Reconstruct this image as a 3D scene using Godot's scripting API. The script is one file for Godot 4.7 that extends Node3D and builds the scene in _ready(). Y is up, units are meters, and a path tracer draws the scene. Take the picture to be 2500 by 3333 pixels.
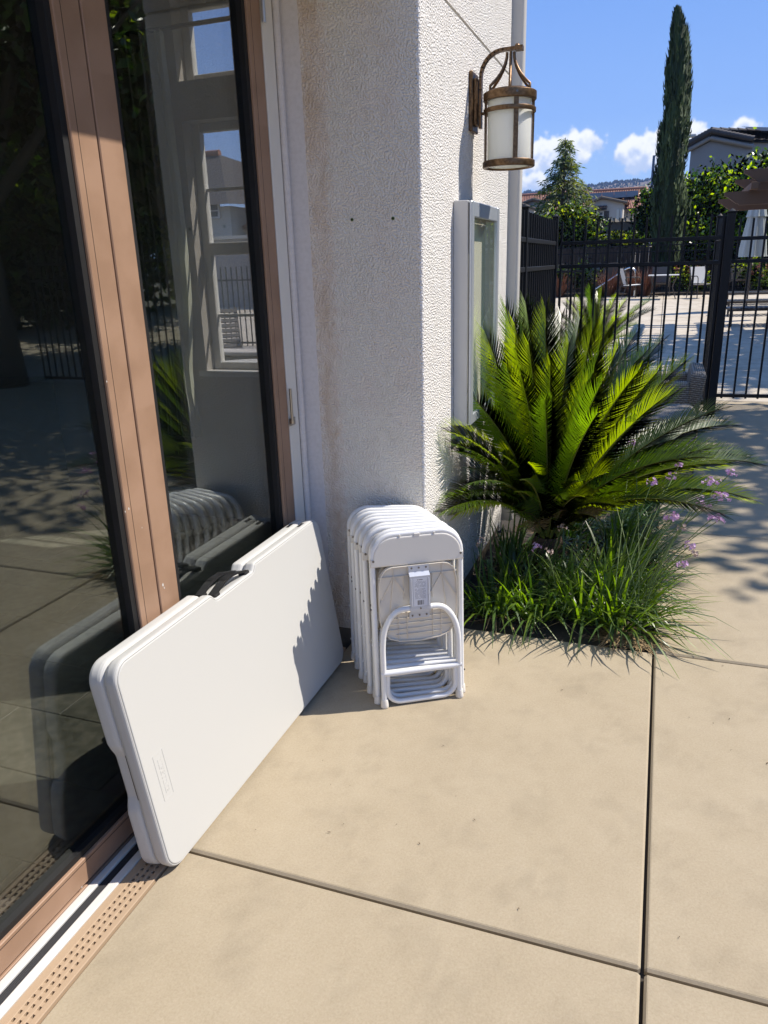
extends Node3D
# Patio corner of a stucco clubhouse: glass door, folded table, stacked chairs, sago palm, pool fence and houses beyond.
# World axes: +x points out from the door wall, -z runs away along it, y up, metres.

const F := 2440.0
const EYE := Vector3(0, 1.53, 0)
var CB := Basis(Vector3(0.94135, -0.02913, -0.33617), Vector3(-0.07882, 0.94972, -0.30301), Vector3(0.32809, 0.31174, 0.89173))
var M := {}
var counts := {}
const DECK_SLOPE := 0.0195

# photo pixel (2500 x 3333) -> direction, and the point on a known surface
func ray(u: float, v: float) -> Vector3:
	return CB * Vector3((u - 1250.0) / F, -(v - 1666.5) / F, -1.0)
func at_z(u: float, v: float, z: float) -> Vector3:
	var d := ray(u, v)
	return EYE + d * (z / d.z)
func at_x(u: float, v: float, x: float) -> Vector3:
	var d := ray(u, v)
	return EYE + d * (x / d.x)
func on_y(u: float, v: float, y: float) -> Vector3:
	var d := ray(u, v)
	return EYE + d * ((y - EYE.y) / d.y)
func on_deck(u: float, v: float) -> Vector3:
	var d := ray(u, v)
	return EYE + d * ((-DECK_SLOPE * 9.0 - EYE.y) / (d.y + DECK_SLOPE * d.z))
func deck_y(z: float) -> float:
	return maxf(0.0, DECK_SLOPE * (-z - 9.0))

class MB:
	var v := PackedVector3Array()
	var n := PackedVector3Array()
	var uv := PackedVector2Array()
	var c := PackedColorArray()
	var i := PackedInt32Array()
	var tint := Color(1, 1, 1)
	var use_color := false
	func vert(p: Vector3, nn: Vector3, t := Vector2.ZERO) -> int:
		v.append(p); n.append(nn); uv.append(t)
		if use_color: c.append(tint)
		return v.size() - 1
	func tri(a: Vector3, b: Vector3, d: Vector3) -> void:   # a, b, d counter-clockwise seen from outside
		var nn := (b - a).cross(d - a).normalized()
		var k := vert(a, nn); vert(b, nn); vert(d, nn)
		i.append_array([k, k + 2, k + 1])
	func quad(a: Vector3, b: Vector3, d: Vector3, e: Vector3) -> void:
		var nn := (b - a).cross(d - a)
		if nn.length_squared() < 1e-18: nn = (d - a).cross(e - a)
		nn = nn.normalized()
		var k := vert(a, nn, Vector2(0, 1)); vert(b, nn, Vector2(1, 1)); vert(d, nn, Vector2(1, 0)); vert(e, nn, Vector2(0, 0))
		i.append_array([k, k + 2, k + 1, k, k + 3, k + 2])
	func squad(a: Vector3, b: Vector3, d: Vector3, e: Vector3, na: Vector3, nb: Vector3, nd: Vector3, ne: Vector3) -> void:
		var k := vert(a, na); vert(b, nb); vert(d, nd); vert(e, ne)
		i.append_array([k, k + 2, k + 1, k, k + 3, k + 2])
	func box(lo: Vector3, hi: Vector3) -> void:
		obox(Transform3D(Basis.IDENTITY, (lo + hi) * 0.5), (hi - lo).abs())
	func obox(x: Transform3D, size: Vector3) -> void:
		var h := size * 0.5
		var p := []
		for k in 8:
			p.append(x * Vector3(h.x if k & 1 else -h.x, h.y if k & 2 else -h.y, h.z if k & 4 else -h.z))
		quad(p[4], p[5], p[7], p[6]); quad(p[1], p[0], p[2], p[3])
		quad(p[5], p[1], p[3], p[7]); quad(p[0], p[4], p[6], p[2])
		quad(p[6], p[7], p[3], p[2]); quad(p[0], p[1], p[5], p[4])
	func bbox(lo: Vector3, hi: Vector3, b: float) -> void:   # chamfered box
		obbox(Transform3D(Basis.IDENTITY, (lo + hi) * 0.5), (hi - lo).abs(), b)
	func obbox(x: Transform3D, size: Vector3, b: float) -> void:
		var h := size * 0.5
		var g := h - Vector3(b, b, b)
		for ax in 3:
			for s: float in [-1.0, 1.0]:
				var a1 := (ax + 1) % 3
				var a2 := (ax + 2) % 3
				var q := []
				for k: Vector2 in [Vector2(-1, -1), Vector2(1, -1), Vector2(1, 1), Vector2(-1, 1)]:
					var w := Vector3.ZERO
					w[ax] = h[ax] * s; w[a1] = g[a1] * k.x; w[a2] = g[a2] * k.y
					q.append(x * w)
				if s > 0: quad(q[0], q[1], q[2], q[3])
				else: quad(q[3], q[2], q[1], q[0])
		for ax in 3:
			var a1 := (ax + 1) % 3
			var a2 := (ax + 2) % 3
			for s1: float in [-1.0, 1.0]:
				for s2: float in [-1.0, 1.0]:
					var w := []
					for k: Vector2 in [Vector2(-1, 0), Vector2(1, 0), Vector2(1, 1), Vector2(-1, 1)]:
						var p := Vector3.ZERO
						p[ax] = g[ax] * k.x
						p[a1] = (h[a1] if k.y < 0.5 else g[a1]) * s1
						p[a2] = (g[a2] if k.y < 0.5 else h[a2]) * s2
						w.append(x * p)
					if s1 * s2 > 0: quad(w[0], w[1], w[2], w[3])
					else: quad(w[3], w[2], w[1], w[0])
		for sx: float in [-1.0, 1.0]:
			for sy: float in [-1.0, 1.0]:
				for sz: float in [-1.0, 1.0]:
					var a := x * Vector3(h.x * sx, g.y * sy, g.z * sz)
					var bb := x * Vector3(g.x * sx, h.y * sy, g.z * sz)
					var d := x * Vector3(g.x * sx, g.y * sy, h.z * sz)
					if sx * sy * sz > 0: tri(a, bb, d)
					else: tri(a, d, bb)
	func tube(pts: Array, r, sides := 8, caps := true, flat := 1.0) -> void:   # r: number or one per point
		var count := pts.size()
		var up := Vector3.UP
		var t0: Vector3 = (pts[1] - pts[0]).normalized()
		if absf(t0.dot(up)) > 0.95: up = Vector3.RIGHT
		var side := t0.cross(up).normalized()
		var base := v.size()
		for k in count:
			var t: Vector3
			if k == 0: t = t0
			elif k == count - 1: t = (pts[k] - pts[k - 1]).normalized()
			else: t = ((pts[k] - pts[k - 1]).normalized() + (pts[k + 1] - pts[k]).normalized()).normalized()
			side = (side - t * side.dot(t)).normalized()
			var other := side.cross(t).normalized()
			var rr: float = r[k] if r is Array else r
			for s in sides:
				var a := TAU * s / sides
				var dir := side * cos(a) + other * sin(a) * flat
				vert(pts[k] + dir * rr, dir.normalized(), Vector2(float(s) / sides, float(k)))
		for k in count - 1:
			for s in sides:
				var a := base + k * sides + s
				var b := base + k * sides + (s + 1) % sides
				i.append_array([a, b, a + sides, b, b + sides, a + sides])
		if caps:
			for e in 2:
				var k := 0 if e == 0 else count - 1
				var t: Vector3 = (pts[0] - pts[1]).normalized() if e == 0 else (pts[count - 1] - pts[count - 2]).normalized()
				var ci := vert(pts[k], t)
				var ring := []
				for s in sides: ring.append(vert(v[base + k * sides + s], t))
				for s in sides:
					if e == 0: i.append_array([ci, ring[(s + 1) % sides], ring[s]])
					else: i.append_array([ci, ring[s], ring[(s + 1) % sides]])
	func lathe(prof: Array, segs: int, x := Transform3D.IDENTITY, fold := 0.0, folds := 8) -> void:   # prof: Vector2(radius, height) upwards
		var base := v.size()
		for k in prof.size():
			var a: Vector2 = prof[maxi(k - 1, 0)]
			var b: Vector2 = prof[mini(k + 1, prof.size() - 1)]
			var d := (b - a).normalized()
			for s in segs + 1:
				var t := TAU * s / segs
				var f := 1.0 + fold * cos(t * folds)
				var nn := Vector3(cos(t) * d.y, -d.x, sin(t) * d.y)
				if fold > 0.0: nn += Vector3(-sin(t), 0, cos(t)) * (-(-fold * folds * sin(t * folds)) / f)
				vert(x * Vector3(cos(t) * prof[k].x * f, prof[k].y, sin(t) * prof[k].x * f), (x.basis * nn).normalized(), Vector2(float(s) / segs, float(k)))
		for k in prof.size() - 1:
			for s in segs:
				var a := base + k * (segs + 1) + s
				var b := a + segs + 1
				i.append_array([a, a + 1, b, a + 1, b + 1, b])
	func extrude(poly: PackedVector2Array, z0: float, z1: float, x := Transform3D.IDENTITY) -> void:   # polygon in x, y counter-clockwise; z1 > z0
		var t := Geometry2D.triangulate_polygon(poly)
		for k in range(0, t.size(), 3):
			var a := poly[t[k]]; var b := poly[t[k + 1]]; var d := poly[t[k + 2]]
			if (b - a).cross(d - a) < 0:
				var h := b; b = d; d = h
			tri(x * Vector3(a.x, a.y, z1), x * Vector3(b.x, b.y, z1), x * Vector3(d.x, d.y, z1))
			tri(x * Vector3(a.x, a.y, z0), x * Vector3(d.x, d.y, z0), x * Vector3(b.x, b.y, z0))
		for k in poly.size():
			var a := poly[k]; var b := poly[(k + 1) % poly.size()]
			quad(x * Vector3(a.x, a.y, z0), x * Vector3(b.x, b.y, z0), x * Vector3(b.x, b.y, z1), x * Vector3(a.x, a.y, z1))
	func loft(poly: PackedVector2Array, layers: Array, x := Transform3D.IDENTITY) -> void:
		# poly counter-clockwise in x, y; layers: Vector2(z, inset) with z falling from the front face to the back
		var cnt := poly.size()
		var nor := PackedVector2Array()
		for k in cnt:
			var d := (poly[(k + 1) % cnt] - poly[(k - 1 + cnt) % cnt]).normalized()
			nor.append(Vector2(d.y, -d.x))
		var rings := []
		for l: Vector2 in layers:
			var ring := PackedVector2Array()
			for k in cnt: ring.append(poly[k] - nor[k] * l.y)
			rings.append(ring)
		for l in layers.size() - 1:
			var dz: float = layers[l].x - layers[l + 1].x
			var di: float = layers[l].y - layers[l + 1].y
			var slope := Vector2(dz, di).normalized()
			for k in cnt:
				var k2 := (k + 1) % cnt
				var na := (x.basis * Vector3(nor[k].x * slope.x, nor[k].y * slope.x, slope.y)).normalized()
				var nb := (x.basis * Vector3(nor[k2].x * slope.x, nor[k2].y * slope.x, slope.y)).normalized()
				var a: Vector2 = rings[l + 1][k]; var b: Vector2 = rings[l + 1][k2]; var d: Vector2 = rings[l][k2]; var e: Vector2 = rings[l][k]
				squad(x * Vector3(a.x, a.y, layers[l + 1].x), x * Vector3(b.x, b.y, layers[l + 1].x), x * Vector3(d.x, d.y, layers[l].x), x * Vector3(e.x, e.y, layers[l].x), na, nb, nb, na)
		for e in 2:
			var ring: PackedVector2Array = rings[0] if e == 0 else rings[-1]
			var z: float = layers[0].x if e == 0 else layers[-1].x
			var t := Geometry2D.triangulate_polygon(ring)
			for k in range(0, t.size(), 3):
				var a := ring[t[k]]; var b := ring[t[k + 1]]; var d := ring[t[k + 2]]
				if ((b - a).cross(d - a) < 0) == (e == 0):
					var h := b; b = d; d = h
				tri(x * Vector3(a.x, a.y, z), x * Vector3(b.x, b.y, z), x * Vector3(d.x, d.y, z))
	func mesh() -> ArrayMesh:
		var arr := []
		arr.resize(Mesh.ARRAY_MAX)
		arr[Mesh.ARRAY_VERTEX] = v; arr[Mesh.ARRAY_NORMAL] = n; arr[Mesh.ARRAY_TEX_UV] = uv; arr[Mesh.ARRAY_INDEX] = i
		if use_color: arr[Mesh.ARRAY_COLOR] = c
		var m := ArrayMesh.new()
		m.add_surface_from_arrays(Mesh.PRIMITIVE_TRIANGLES, arr)
		return m

func numbered(parent: Node, called: String) -> String:
	var key := str(parent.get_instance_id()) + called
	counts[key] = counts.get(key, -1) + 1
	return called if counts[key] == 0 else "%s_%03d" % [called, counts[key]]
func tag(o: Node, label: String, category: String, group := "") -> Node:
	o.set_meta("label", label); o.set_meta("category", category)
	if group != "": o.set_meta("group", group)
	return o
func thing(called: String, label: String, category: String, at := Vector3.ZERO, turn := 0.0, group := "") -> Node3D:
	var o := Node3D.new()
	o.name = numbered(self, called); add_child(o)
	o.position = at; o.rotation.y = turn
	tag(o, label, category, group)
	return o
func structure(called: String) -> Node3D:
	var o := Node3D.new()
	o.name = numbered(self, called); add_child(o)
	o.set_meta("kind", "structure")
	return o
func part(called: String, shape, m: Material, parent: Node) -> MeshInstance3D:
	var o := MeshInstance3D.new()
	o.mesh = shape.mesh() if shape is MB else shape
	o.material_override = m
	o.name = numbered(parent, called); parent.add_child(o)
	return o
func copy(root: Node3D, base: String, label := "") -> Node3D:
	var r: Node3D = root.duplicate()
	r.name = numbered(self, base); add_child(r)
	if label != "": r.set_meta("label", label)
	return r
func arc(c: Vector2, r: float, a0: float, a1: float, steps: int) -> Array:
	var out := []
	for k in steps + 1:
		var a := deg_to_rad(lerpf(a0, a1, float(k) / steps))
		out.append(c + Vector2(cos(a), sin(a)) * r)
	return out
func smooth(pts: Array, per := 6) -> Array:   # Catmull-Rom through the points
	var out := []
	for k in pts.size() - 1:
		var a: Vector3 = pts[maxi(k - 1, 0)]
		var d: Vector3 = pts[mini(k + 2, pts.size() - 1)]
		for s in per: out.append(pts[k].cubic_interpolate(pts[k + 1], a, d, float(s) / per))
	out.append(pts[-1])
	return out

# ---------- materials ----------
func lin(r: float, g: float, b: float) -> Color:
	return Color(r, g, b).linear_to_srgb()
func mat(col: Color, rough := 0.8, metal := 0.0, spec := 0.5) -> StandardMaterial3D:
	var m := StandardMaterial3D.new()
	m.albedo_color = col; m.roughness = rough; m.metallic = metal; m.metallic_specular = spec
	m.cull_mode = BaseMaterial3D.CULL_DISABLED
	return m
func noise_image(size: int, freq: float, seed_: int, octaves := 4, kind := FastNoiseLite.TYPE_SIMPLEX_SMOOTH) -> Image:
	var f := FastNoiseLite.new()
	f.noise_type = kind; f.seed = seed_; f.frequency = freq
	f.fractal_octaves = octaves
	f.fractal_type = FastNoiseLite.FRACTAL_FBM if octaves > 1 else FastNoiseLite.FRACTAL_NONE
	if kind == FastNoiseLite.TYPE_CELLULAR: f.cellular_return_type = FastNoiseLite.RETURN_DISTANCE
	var im := f.get_seamless_image(size, size, false, false, 0.03)
	im.convert(Image.FORMAT_L8)
	return im
func ramp_texture(layers: Array, stops: Array, size: int) -> ImageTexture:   # weighted noise images -> colours of the ramp (linear values)
	var g := Gradient.new()
	g.offsets = PackedFloat32Array(stops.map(func(s): return s[0]))
	g.colors = PackedColorArray(stops.map(func(s): return s[1]))
	var lut := []
	for k in 256: lut.append(g.sample(k / 255.0).linear_to_srgb())
	var datas := []
	var total := 0.0
	for l in layers:
		datas.append(l[0].get_data()); total += l[1]
	var out := PackedByteArray(); out.resize(size * size * 3)
	for k in size * size:
		var x := 0.0
		for l in layers.size(): x += datas[l][k] * layers[l][1]
		var c: Color = lut[clampi(int(x / total), 0, 255)]
		out[k * 3] = int(c.r * 255); out[k * 3 + 1] = int(c.g * 255); out[k * 3 + 2] = int(c.b * 255)
	return ImageTexture.create_from_image(Image.create_from_data(size, size, false, Image.FORMAT_RGB8, out))
func triplanar(m: StandardMaterial3D, size_m: float, world := true) -> StandardMaterial3D:
	m.uv1_triplanar = true; m.uv1_world_triplanar = world
	m.uv1_scale = Vector3.ONE / size_m
	return m
func relief(m: StandardMaterial3D, im: Image, cm: float) -> StandardMaterial3D:
	m.heightmap_enabled = true
	m.heightmap_texture = ImageTexture.create_from_image(im)
	m.heightmap_scale = cm
	return m
func leaf_mat(r: float, g: float, b: float, rough := 0.45, through := 0.7) -> StandardMaterial3D:
	var m := mat(lin(r, g, b), rough)
	m.backlight_enabled = true
	m.backlight = Color(minf(1, r * 7.0) * through, minf(1, g * 6.0) * through, b * 2.0 * through)
	return m
func make_materials() -> void:
	var blotch := noise_image(512, 0.006, 3, 5)
	var medium := noise_image(512, 0.03, 5, 4)
	var fine := noise_image(512, 0.25, 7, 2)
	var grit := noise_image(512, 0.5, 11, 1)
	# concrete: sand-coloured, broom-soft, mottled
	var c := mat(Color.WHITE, 0.88, 0, 0.35)
	c.albedo_texture = ramp_texture([[blotch, 0.4], [grit, 0.9], [fine, 0.7], [medium, 0.3]], [[0.25, Color(0.335, 0.278, 0.193)], [0.45, Color(0.372, 0.311, 0.22)], [0.58, Color(0.388, 0.327, 0.234)], [0.8, Color(0.42, 0.358, 0.262)]], 512)
	triplanar(c, 1.27); relief(c, fine, 0.012); c.vertex_color_use_as_albedo = true; M.concrete = c
	var c2 := mat(Color.WHITE, 0.9, 0, 0.3)
	c2.albedo_texture = ramp_texture([[blotch, 1.0], [medium, 1.0], [fine, 0.6]], [[0.3, Color(0.41, 0.355, 0.275)], [0.5, Color(0.50, 0.44, 0.35)], [0.7, Color(0.56, 0.50, 0.41)]], 512)
	triplanar(c2, 4.0); M.deck = c2
	M.joint = mat(lin(0.045, 0.038, 0.03), 0.95)
	# stucco
	var worms := noise_image(1024, 0.062, 21, 2)
	var s := mat(Color.WHITE, 0.9, 0, 0.3)
	s.albedo_texture = ramp_texture([[blotch, 0.35], [medium, 0.5], [fine, 0.6]], [[0.25, Color(0.71, 0.68, 0.64)], [0.45, Color(0.79, 0.765, 0.73)], [0.7, Color(0.82, 0.80, 0.77)]], 512)
	triplanar(s, 0.66); relief(s, worms, 1.0); M.stucco = s
	var st: StandardMaterial3D = s.duplicate()   # vertex tint: rusty run-off, plus warm bounce light painted over the whole face
	st.vertex_color_use_as_albedo = true; st.heightmap_scale = 0.55; M.stucco_stain_bounce = st
	var ss := mat(Color.WHITE, 0.85, 0, 0.3)   # smooth lavender-grey band
	ss.albedo_texture = ramp_texture([[fine, 1.0], [medium, 0.6]], [[0.3, Color(0.60, 0.565, 0.54)], [0.6, Color(0.70, 0.665, 0.64)]], 512)
	triplanar(ss, 0.3); relief(ss, fine, 0.05); M.band = ss
	M.foundation = triplanar(mat(lin(0.20, 0.165, 0.125), 0.95), 1.0)
	relief(M.foundation, medium, 0.4)
	# door
	var bz := mat(Color.WHITE, 0.5, 0.0, 0.4)
	bz.albedo_texture = ramp_texture([[blotch, 1.0], [grit, 0.25]], [[0.3, Color(0.295, 0.183, 0.118)], [0.7, Color(0.35, 0.222, 0.148)]], 512)
	triplanar(bz, 0.8); M.bronze = bz
	M.gasket = mat(lin(0.008, 0.008, 0.009), 0.6)
	M.white_trim = mat(lin(0.76, 0.73, 0.66), 0.5)
	M.track_white = mat(lin(0.62, 0.61, 0.58), 0.55)
	M.track_black = mat(lin(0.035, 0.036, 0.04), 0.6)
	M.drain = triplanar(mat(lin(0.40, 0.29, 0.19), 0.7), 0.5)
	M.dark = mat(lin(0.012, 0.01, 0.008), 0.95)
	var gl := mat(Color(0.02, 0.035, 0.03, 0.22), 0.0, 0, 0.5)
	gl.transparency = BaseMaterial3D.TRANSPARENCY_ALPHA; M.door_glass = gl
	var low := mat(Color(0.86, 0.92, 0.89, 0.2), 0.0, 1.0)   # faintly mirroring solar coating on the inner sheet
	low.transparency = BaseMaterial3D.TRANSPARENCY_ALPHA
	var one := Image.create(4, 4, false, Image.FORMAT_RGB8); one.fill(Color.WHITE)
	low.albedo_texture = ImageTexture.create_from_image(one); M.coating = low
	var wg := mat(Color(0.6, 0.75, 0.7, 0.1), 0.0, 0, 0.5)
	wg.transparency = BaseMaterial3D.TRANSPARENCY_ALPHA; M.clear_glass = wg
	M.steel = mat(lin(0.45, 0.42, 0.37), 0.3, 1.0)
	M.chrome = mat(lin(0.62, 0.62, 0.60), 0.2, 1.0)
	# plastic furniture
	var pl := mat(lin(0.52, 0.52, 0.50), 0.5, 0, 0.4)
	relief(pl, fine, 0.012); triplanar(pl, 0.12, false); M.table_plastic = pl
	M.chair_plastic = mat(lin(0.74, 0.71, 0.65), 0.5, 0, 0.4)
	M.chair_cream = mat(lin(0.70, 0.645, 0.55), 0.55, 0, 0.4)
	M.chair_steel = mat(lin(0.78, 0.785, 0.78), 0.32, 0, 0.55)
	M.bracket = mat(lin(0.52, 0.55, 0.62), 0.35, 0.2, 0.5)
	M.black_plastic = mat(lin(0.012, 0.012, 0.013), 0.45)
	M.screw = mat(lin(0.18, 0.17, 0.16), 0.4, 0.8)
	# lamp
	var br := mat(Color.WHITE, 0.42, 0.75)
	br.albedo_texture = ramp_texture([[medium, 1.0], [fine, 0.5]], [[0.3, Color(0.10, 0.058, 0.028)], [0.7, Color(0.22, 0.135, 0.07)]], 512)
	triplanar(br, 0.25); M.brass = br
	var fr := mat(lin(0.78, 0.79, 0.76), 0.35, 0, 0.4)
	fr.backlight_enabled = true; fr.backlight = Color(0.9, 0.9, 0.86); M.frosted = fr
	M.case_white = mat(lin(0.56, 0.55, 0.52), 0.5)
	M.aluminium = mat(lin(0.56, 0.60, 0.64), 0.35, 0.6)
	M.paper = mat(lin(0.56, 0.55, 0.44), 0.9)
	M.spout = mat(lin(0.50, 0.485, 0.455), 0.5)
	M.iron = mat(lin(0.010, 0.011, 0.013), 0.5, 0, 0.35)
	# plants
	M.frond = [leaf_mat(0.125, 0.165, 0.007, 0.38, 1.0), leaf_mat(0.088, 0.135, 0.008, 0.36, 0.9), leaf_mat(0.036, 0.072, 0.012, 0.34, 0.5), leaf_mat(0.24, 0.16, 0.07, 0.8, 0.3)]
	M.rachis = mat(lin(0.16, 0.17, 0.03), 0.5)
	M.trunk = triplanar(mat(lin(0.10, 0.065, 0.04), 0.95), 0.4); relief(M.trunk, medium, 1.0)
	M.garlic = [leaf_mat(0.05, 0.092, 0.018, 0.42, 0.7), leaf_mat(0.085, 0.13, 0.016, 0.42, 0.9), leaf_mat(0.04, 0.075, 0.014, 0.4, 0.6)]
	M.straw = mat(lin(0.30, 0.21, 0.11), 0.9)
	M.stalk = mat(lin(0.13, 0.19, 0.06), 0.6)
	M.petal = leaf_mat(0.58, 0.40, 0.60, 0.6, 0.6)
	M.petal.backlight = Color(0.6, 0.42, 0.62)
	M.petal_dry = mat(lin(0.42, 0.32, 0.28), 0.9)
	M.soil = triplanar(mat(lin(0.06, 0.042, 0.028), 1.0), 0.5); relief(M.soil, medium, 1.2)
	M.bark = triplanar(mat(lin(0.11, 0.085, 0.06), 0.95), 0.6); relief(M.bark, medium, 1.5)
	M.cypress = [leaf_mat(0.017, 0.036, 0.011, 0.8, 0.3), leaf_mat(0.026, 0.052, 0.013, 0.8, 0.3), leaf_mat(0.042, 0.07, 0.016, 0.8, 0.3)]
	M.cedar = [leaf_mat(0.085, 0.125, 0.085, 0.7, 0.6), leaf_mat(0.12, 0.15, 0.075, 0.7, 0.6)]
	M.citrus = [leaf_mat(0.045, 0.085, 0.014, 0.34, 0.8), leaf_mat(0.12, 0.165, 0.02, 0.36, 0.95)]
	M.shrub = [leaf_mat(0.06, 0.10, 0.018, 0.45, 0.8), leaf_mat(0.13, 0.165, 0.025, 0.45, 0.9)]
	M.red_grass = leaf_mat(0.13, 0.065, 0.042, 0.8, 0.3)
	M.rose = leaf_mat(0.55, 0.2, 0.17, 0.7, 0.3)
	# buildings
	M.cream_wall = triplanar(mat(lin(0.50, 0.46, 0.40), 0.9), 2.0)
	M.grey_wall = triplanar(mat(lin(0.29, 0.28, 0.265), 0.9), 2.0)
	M.white_wall = triplanar(mat(lin(0.60, 0.58, 0.50), 0.9), 2.0)
	M.clay = [mat(lin(0.33, 0.16, 0.105), 0.85), mat(lin(0.26, 0.12, 0.08), 0.85), mat(lin(0.40, 0.22, 0.15), 0.85)]
	M.slate = mat(lin(0.075, 0.068, 0.065), 0.85)
	M.solar = mat(lin(0.010, 0.012, 0.018), 0.35, 0, 0.3)
	M.fascia = mat(lin(0.15, 0.115, 0.085), 0.8)
	M.window_dark = mat(lin(0.035, 0.045, 0.05), 0.12)
	M.window_white = mat(lin(0.62, 0.62, 0.60), 0.6)
	M.room_wall = triplanar(mat(lin(0.42, 0.40, 0.36), 0.9), 0.3); relief(M.room_wall, worms, 0.06)
	M.ceiling = mat(lin(0.5, 0.48, 0.44), 0.9)
	var tl := mat(Color.WHITE, 0.35, 0, 0.45)
	tl.albedo_texture = ramp_texture([[blotch, 1.0], [medium, 1.2]], [[0.3, Color(0.12, 0.13, 0.10)], [0.5, Color(0.17, 0.18, 0.14)], [0.7, Color(0.24, 0.24, 0.19)]], 512)
	triplanar(tl, 0.9); M.tile = tl
	M.curtain = mat(lin(0.5, 0.53, 0.42), 0.9)
	M.curtain.backlight_enabled = true; M.curtain.backlight = Color(0.5, 0.53, 0.4)
	M.cabinet = mat(lin(0.10, 0.09, 0.08), 0.5)
	M.wood_brown = triplanar(mat(lin(0.15, 0.085, 0.05), 0.75), 0.7)
	M.wood_grey = mat(lin(0.17, 0.155, 0.13), 0.8)
	M.wood_fence = mat(lin(0.07, 0.045, 0.03), 0.9)
	M.brick = [mat(lin(0.10, 0.055, 0.045), 0.9), mat(lin(0.13, 0.075, 0.06), 0.9), mat(lin(0.08, 0.05, 0.045), 0.9)]
	M.mortar = mat(lin(0.2, 0.18, 0.16), 0.95)
	M.umbrella = mat(lin(0.42, 0.46, 0.45), 0.9)
	M.umbrella.backlight_enabled = true; M.umbrella.backlight = Color(0.3, 0.33, 0.33)
	M.patio_frame = mat(lin(0.05, 0.042, 0.036), 0.5)
	M.sling_white = mat(lin(0.62, 0.61, 0.58), 0.7)
	M.sling_tan = mat(lin(0.27, 0.21, 0.16), 0.75)
	M.sling_dark = mat(lin(0.10, 0.09, 0.08), 0.75)
	M.lounge_blue = mat(lin(0.06, 0.065, 0.075), 0.35)
	M.pole_blue = mat(lin(0.09, 0.13, 0.2), 0.5)
	M.hill = triplanar(mat(Color.WHITE, 1.0), 160.0)
	M.hill.albedo_texture = ramp_texture([[medium, 1.0], [blotch, 0.6]], [[0.35, Color(0.05, 0.065, 0.035)], [0.45, Color(0.16, 0.115, 0.07)], [0.7, Color(0.26, 0.19, 0.125)]], 512)
	M.hill_tree = mat(lin(0.018, 0.03, 0.016), 1.0)
	M.litter = mat(lin(0.09, 0.06, 0.035), 0.9)
	M.earth = triplanar(mat(lin(0.13, 0.115, 0.07), 1.0), 3.0)
	# wicker weave
	var im := Image.create(64, 64, false, Image.FORMAT_RGB8)
	var hm := Image.create(64, 64, false, Image.FORMAT_L8)
	for y in 64:
		for x in 64:
			var row := y / 8
			var over := ((x + (8 if row % 2 else 0)) / 8) % 2 == 0
			var across := absf((y % 8) - 3.5) / 4.0
			var h := (1.0 - across * across) * (1.0 if over else 0.45)
			var v := 0.62 + 0.3 * sin(x * 12.9 + row * 78.2)
			im.set_pixel(x, y, Color(0.42, 0.38, 0.33).lerp(Color(0.60, 0.57, 0.52), clampf(v, 0, 1)) if h > 0.25 else Color(0.16, 0.14, 0.12))
			hm.set_pixel(x, y, Color(h, h, h))
	M.wicker = triplanar(mat(Color.WHITE, 0.6), 0.16, false)
	M.wicker.albedo_texture = ImageTexture.create_from_image(im); relief(M.wicker, hm, 0.5)
	# chair label: fine print lines and a bar code
	var lb := Image.create(102, 208, false, Image.FORMAT_RGB8)
	lb.fill(Color(0.82, 0.83, 0.86))
	var rg := RandomNumberGenerator.new(); rg.seed = 4
	for row in 22:
		var y := 26 + row * 6
		if row in [8]: continue
		var x := 10
		while x < 92:
			var w := rg.randi_range(3, 10)
			if rg.randf() < 0.85: lb.fill_rect(Rect2i(x, y, mini(w, 92 - x), 2), Color(0.36, 0.37, 0.42))
			x += w + 2
	lb.fill_rect(Rect2i(30, 12, 6, 6), Color(0.2, 0.2, 0.25))
	lb.fill_rect(Rect2i(40, 13, 30, 4), Color(0.22, 0.22, 0.27))
	var bx := 28
	while bx < 78:
		var w := rg.randi_range(1, 3)
		lb.fill_rect(Rect2i(bx, 166, w, 34), Color(0.1, 0.1, 0.13)); bx += w + rg.randi_range(1, 3)
	M.label = mat(Color.WHITE, 0.6); M.label.albedo_texture = ImageTexture.create_from_image(lb)
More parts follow.
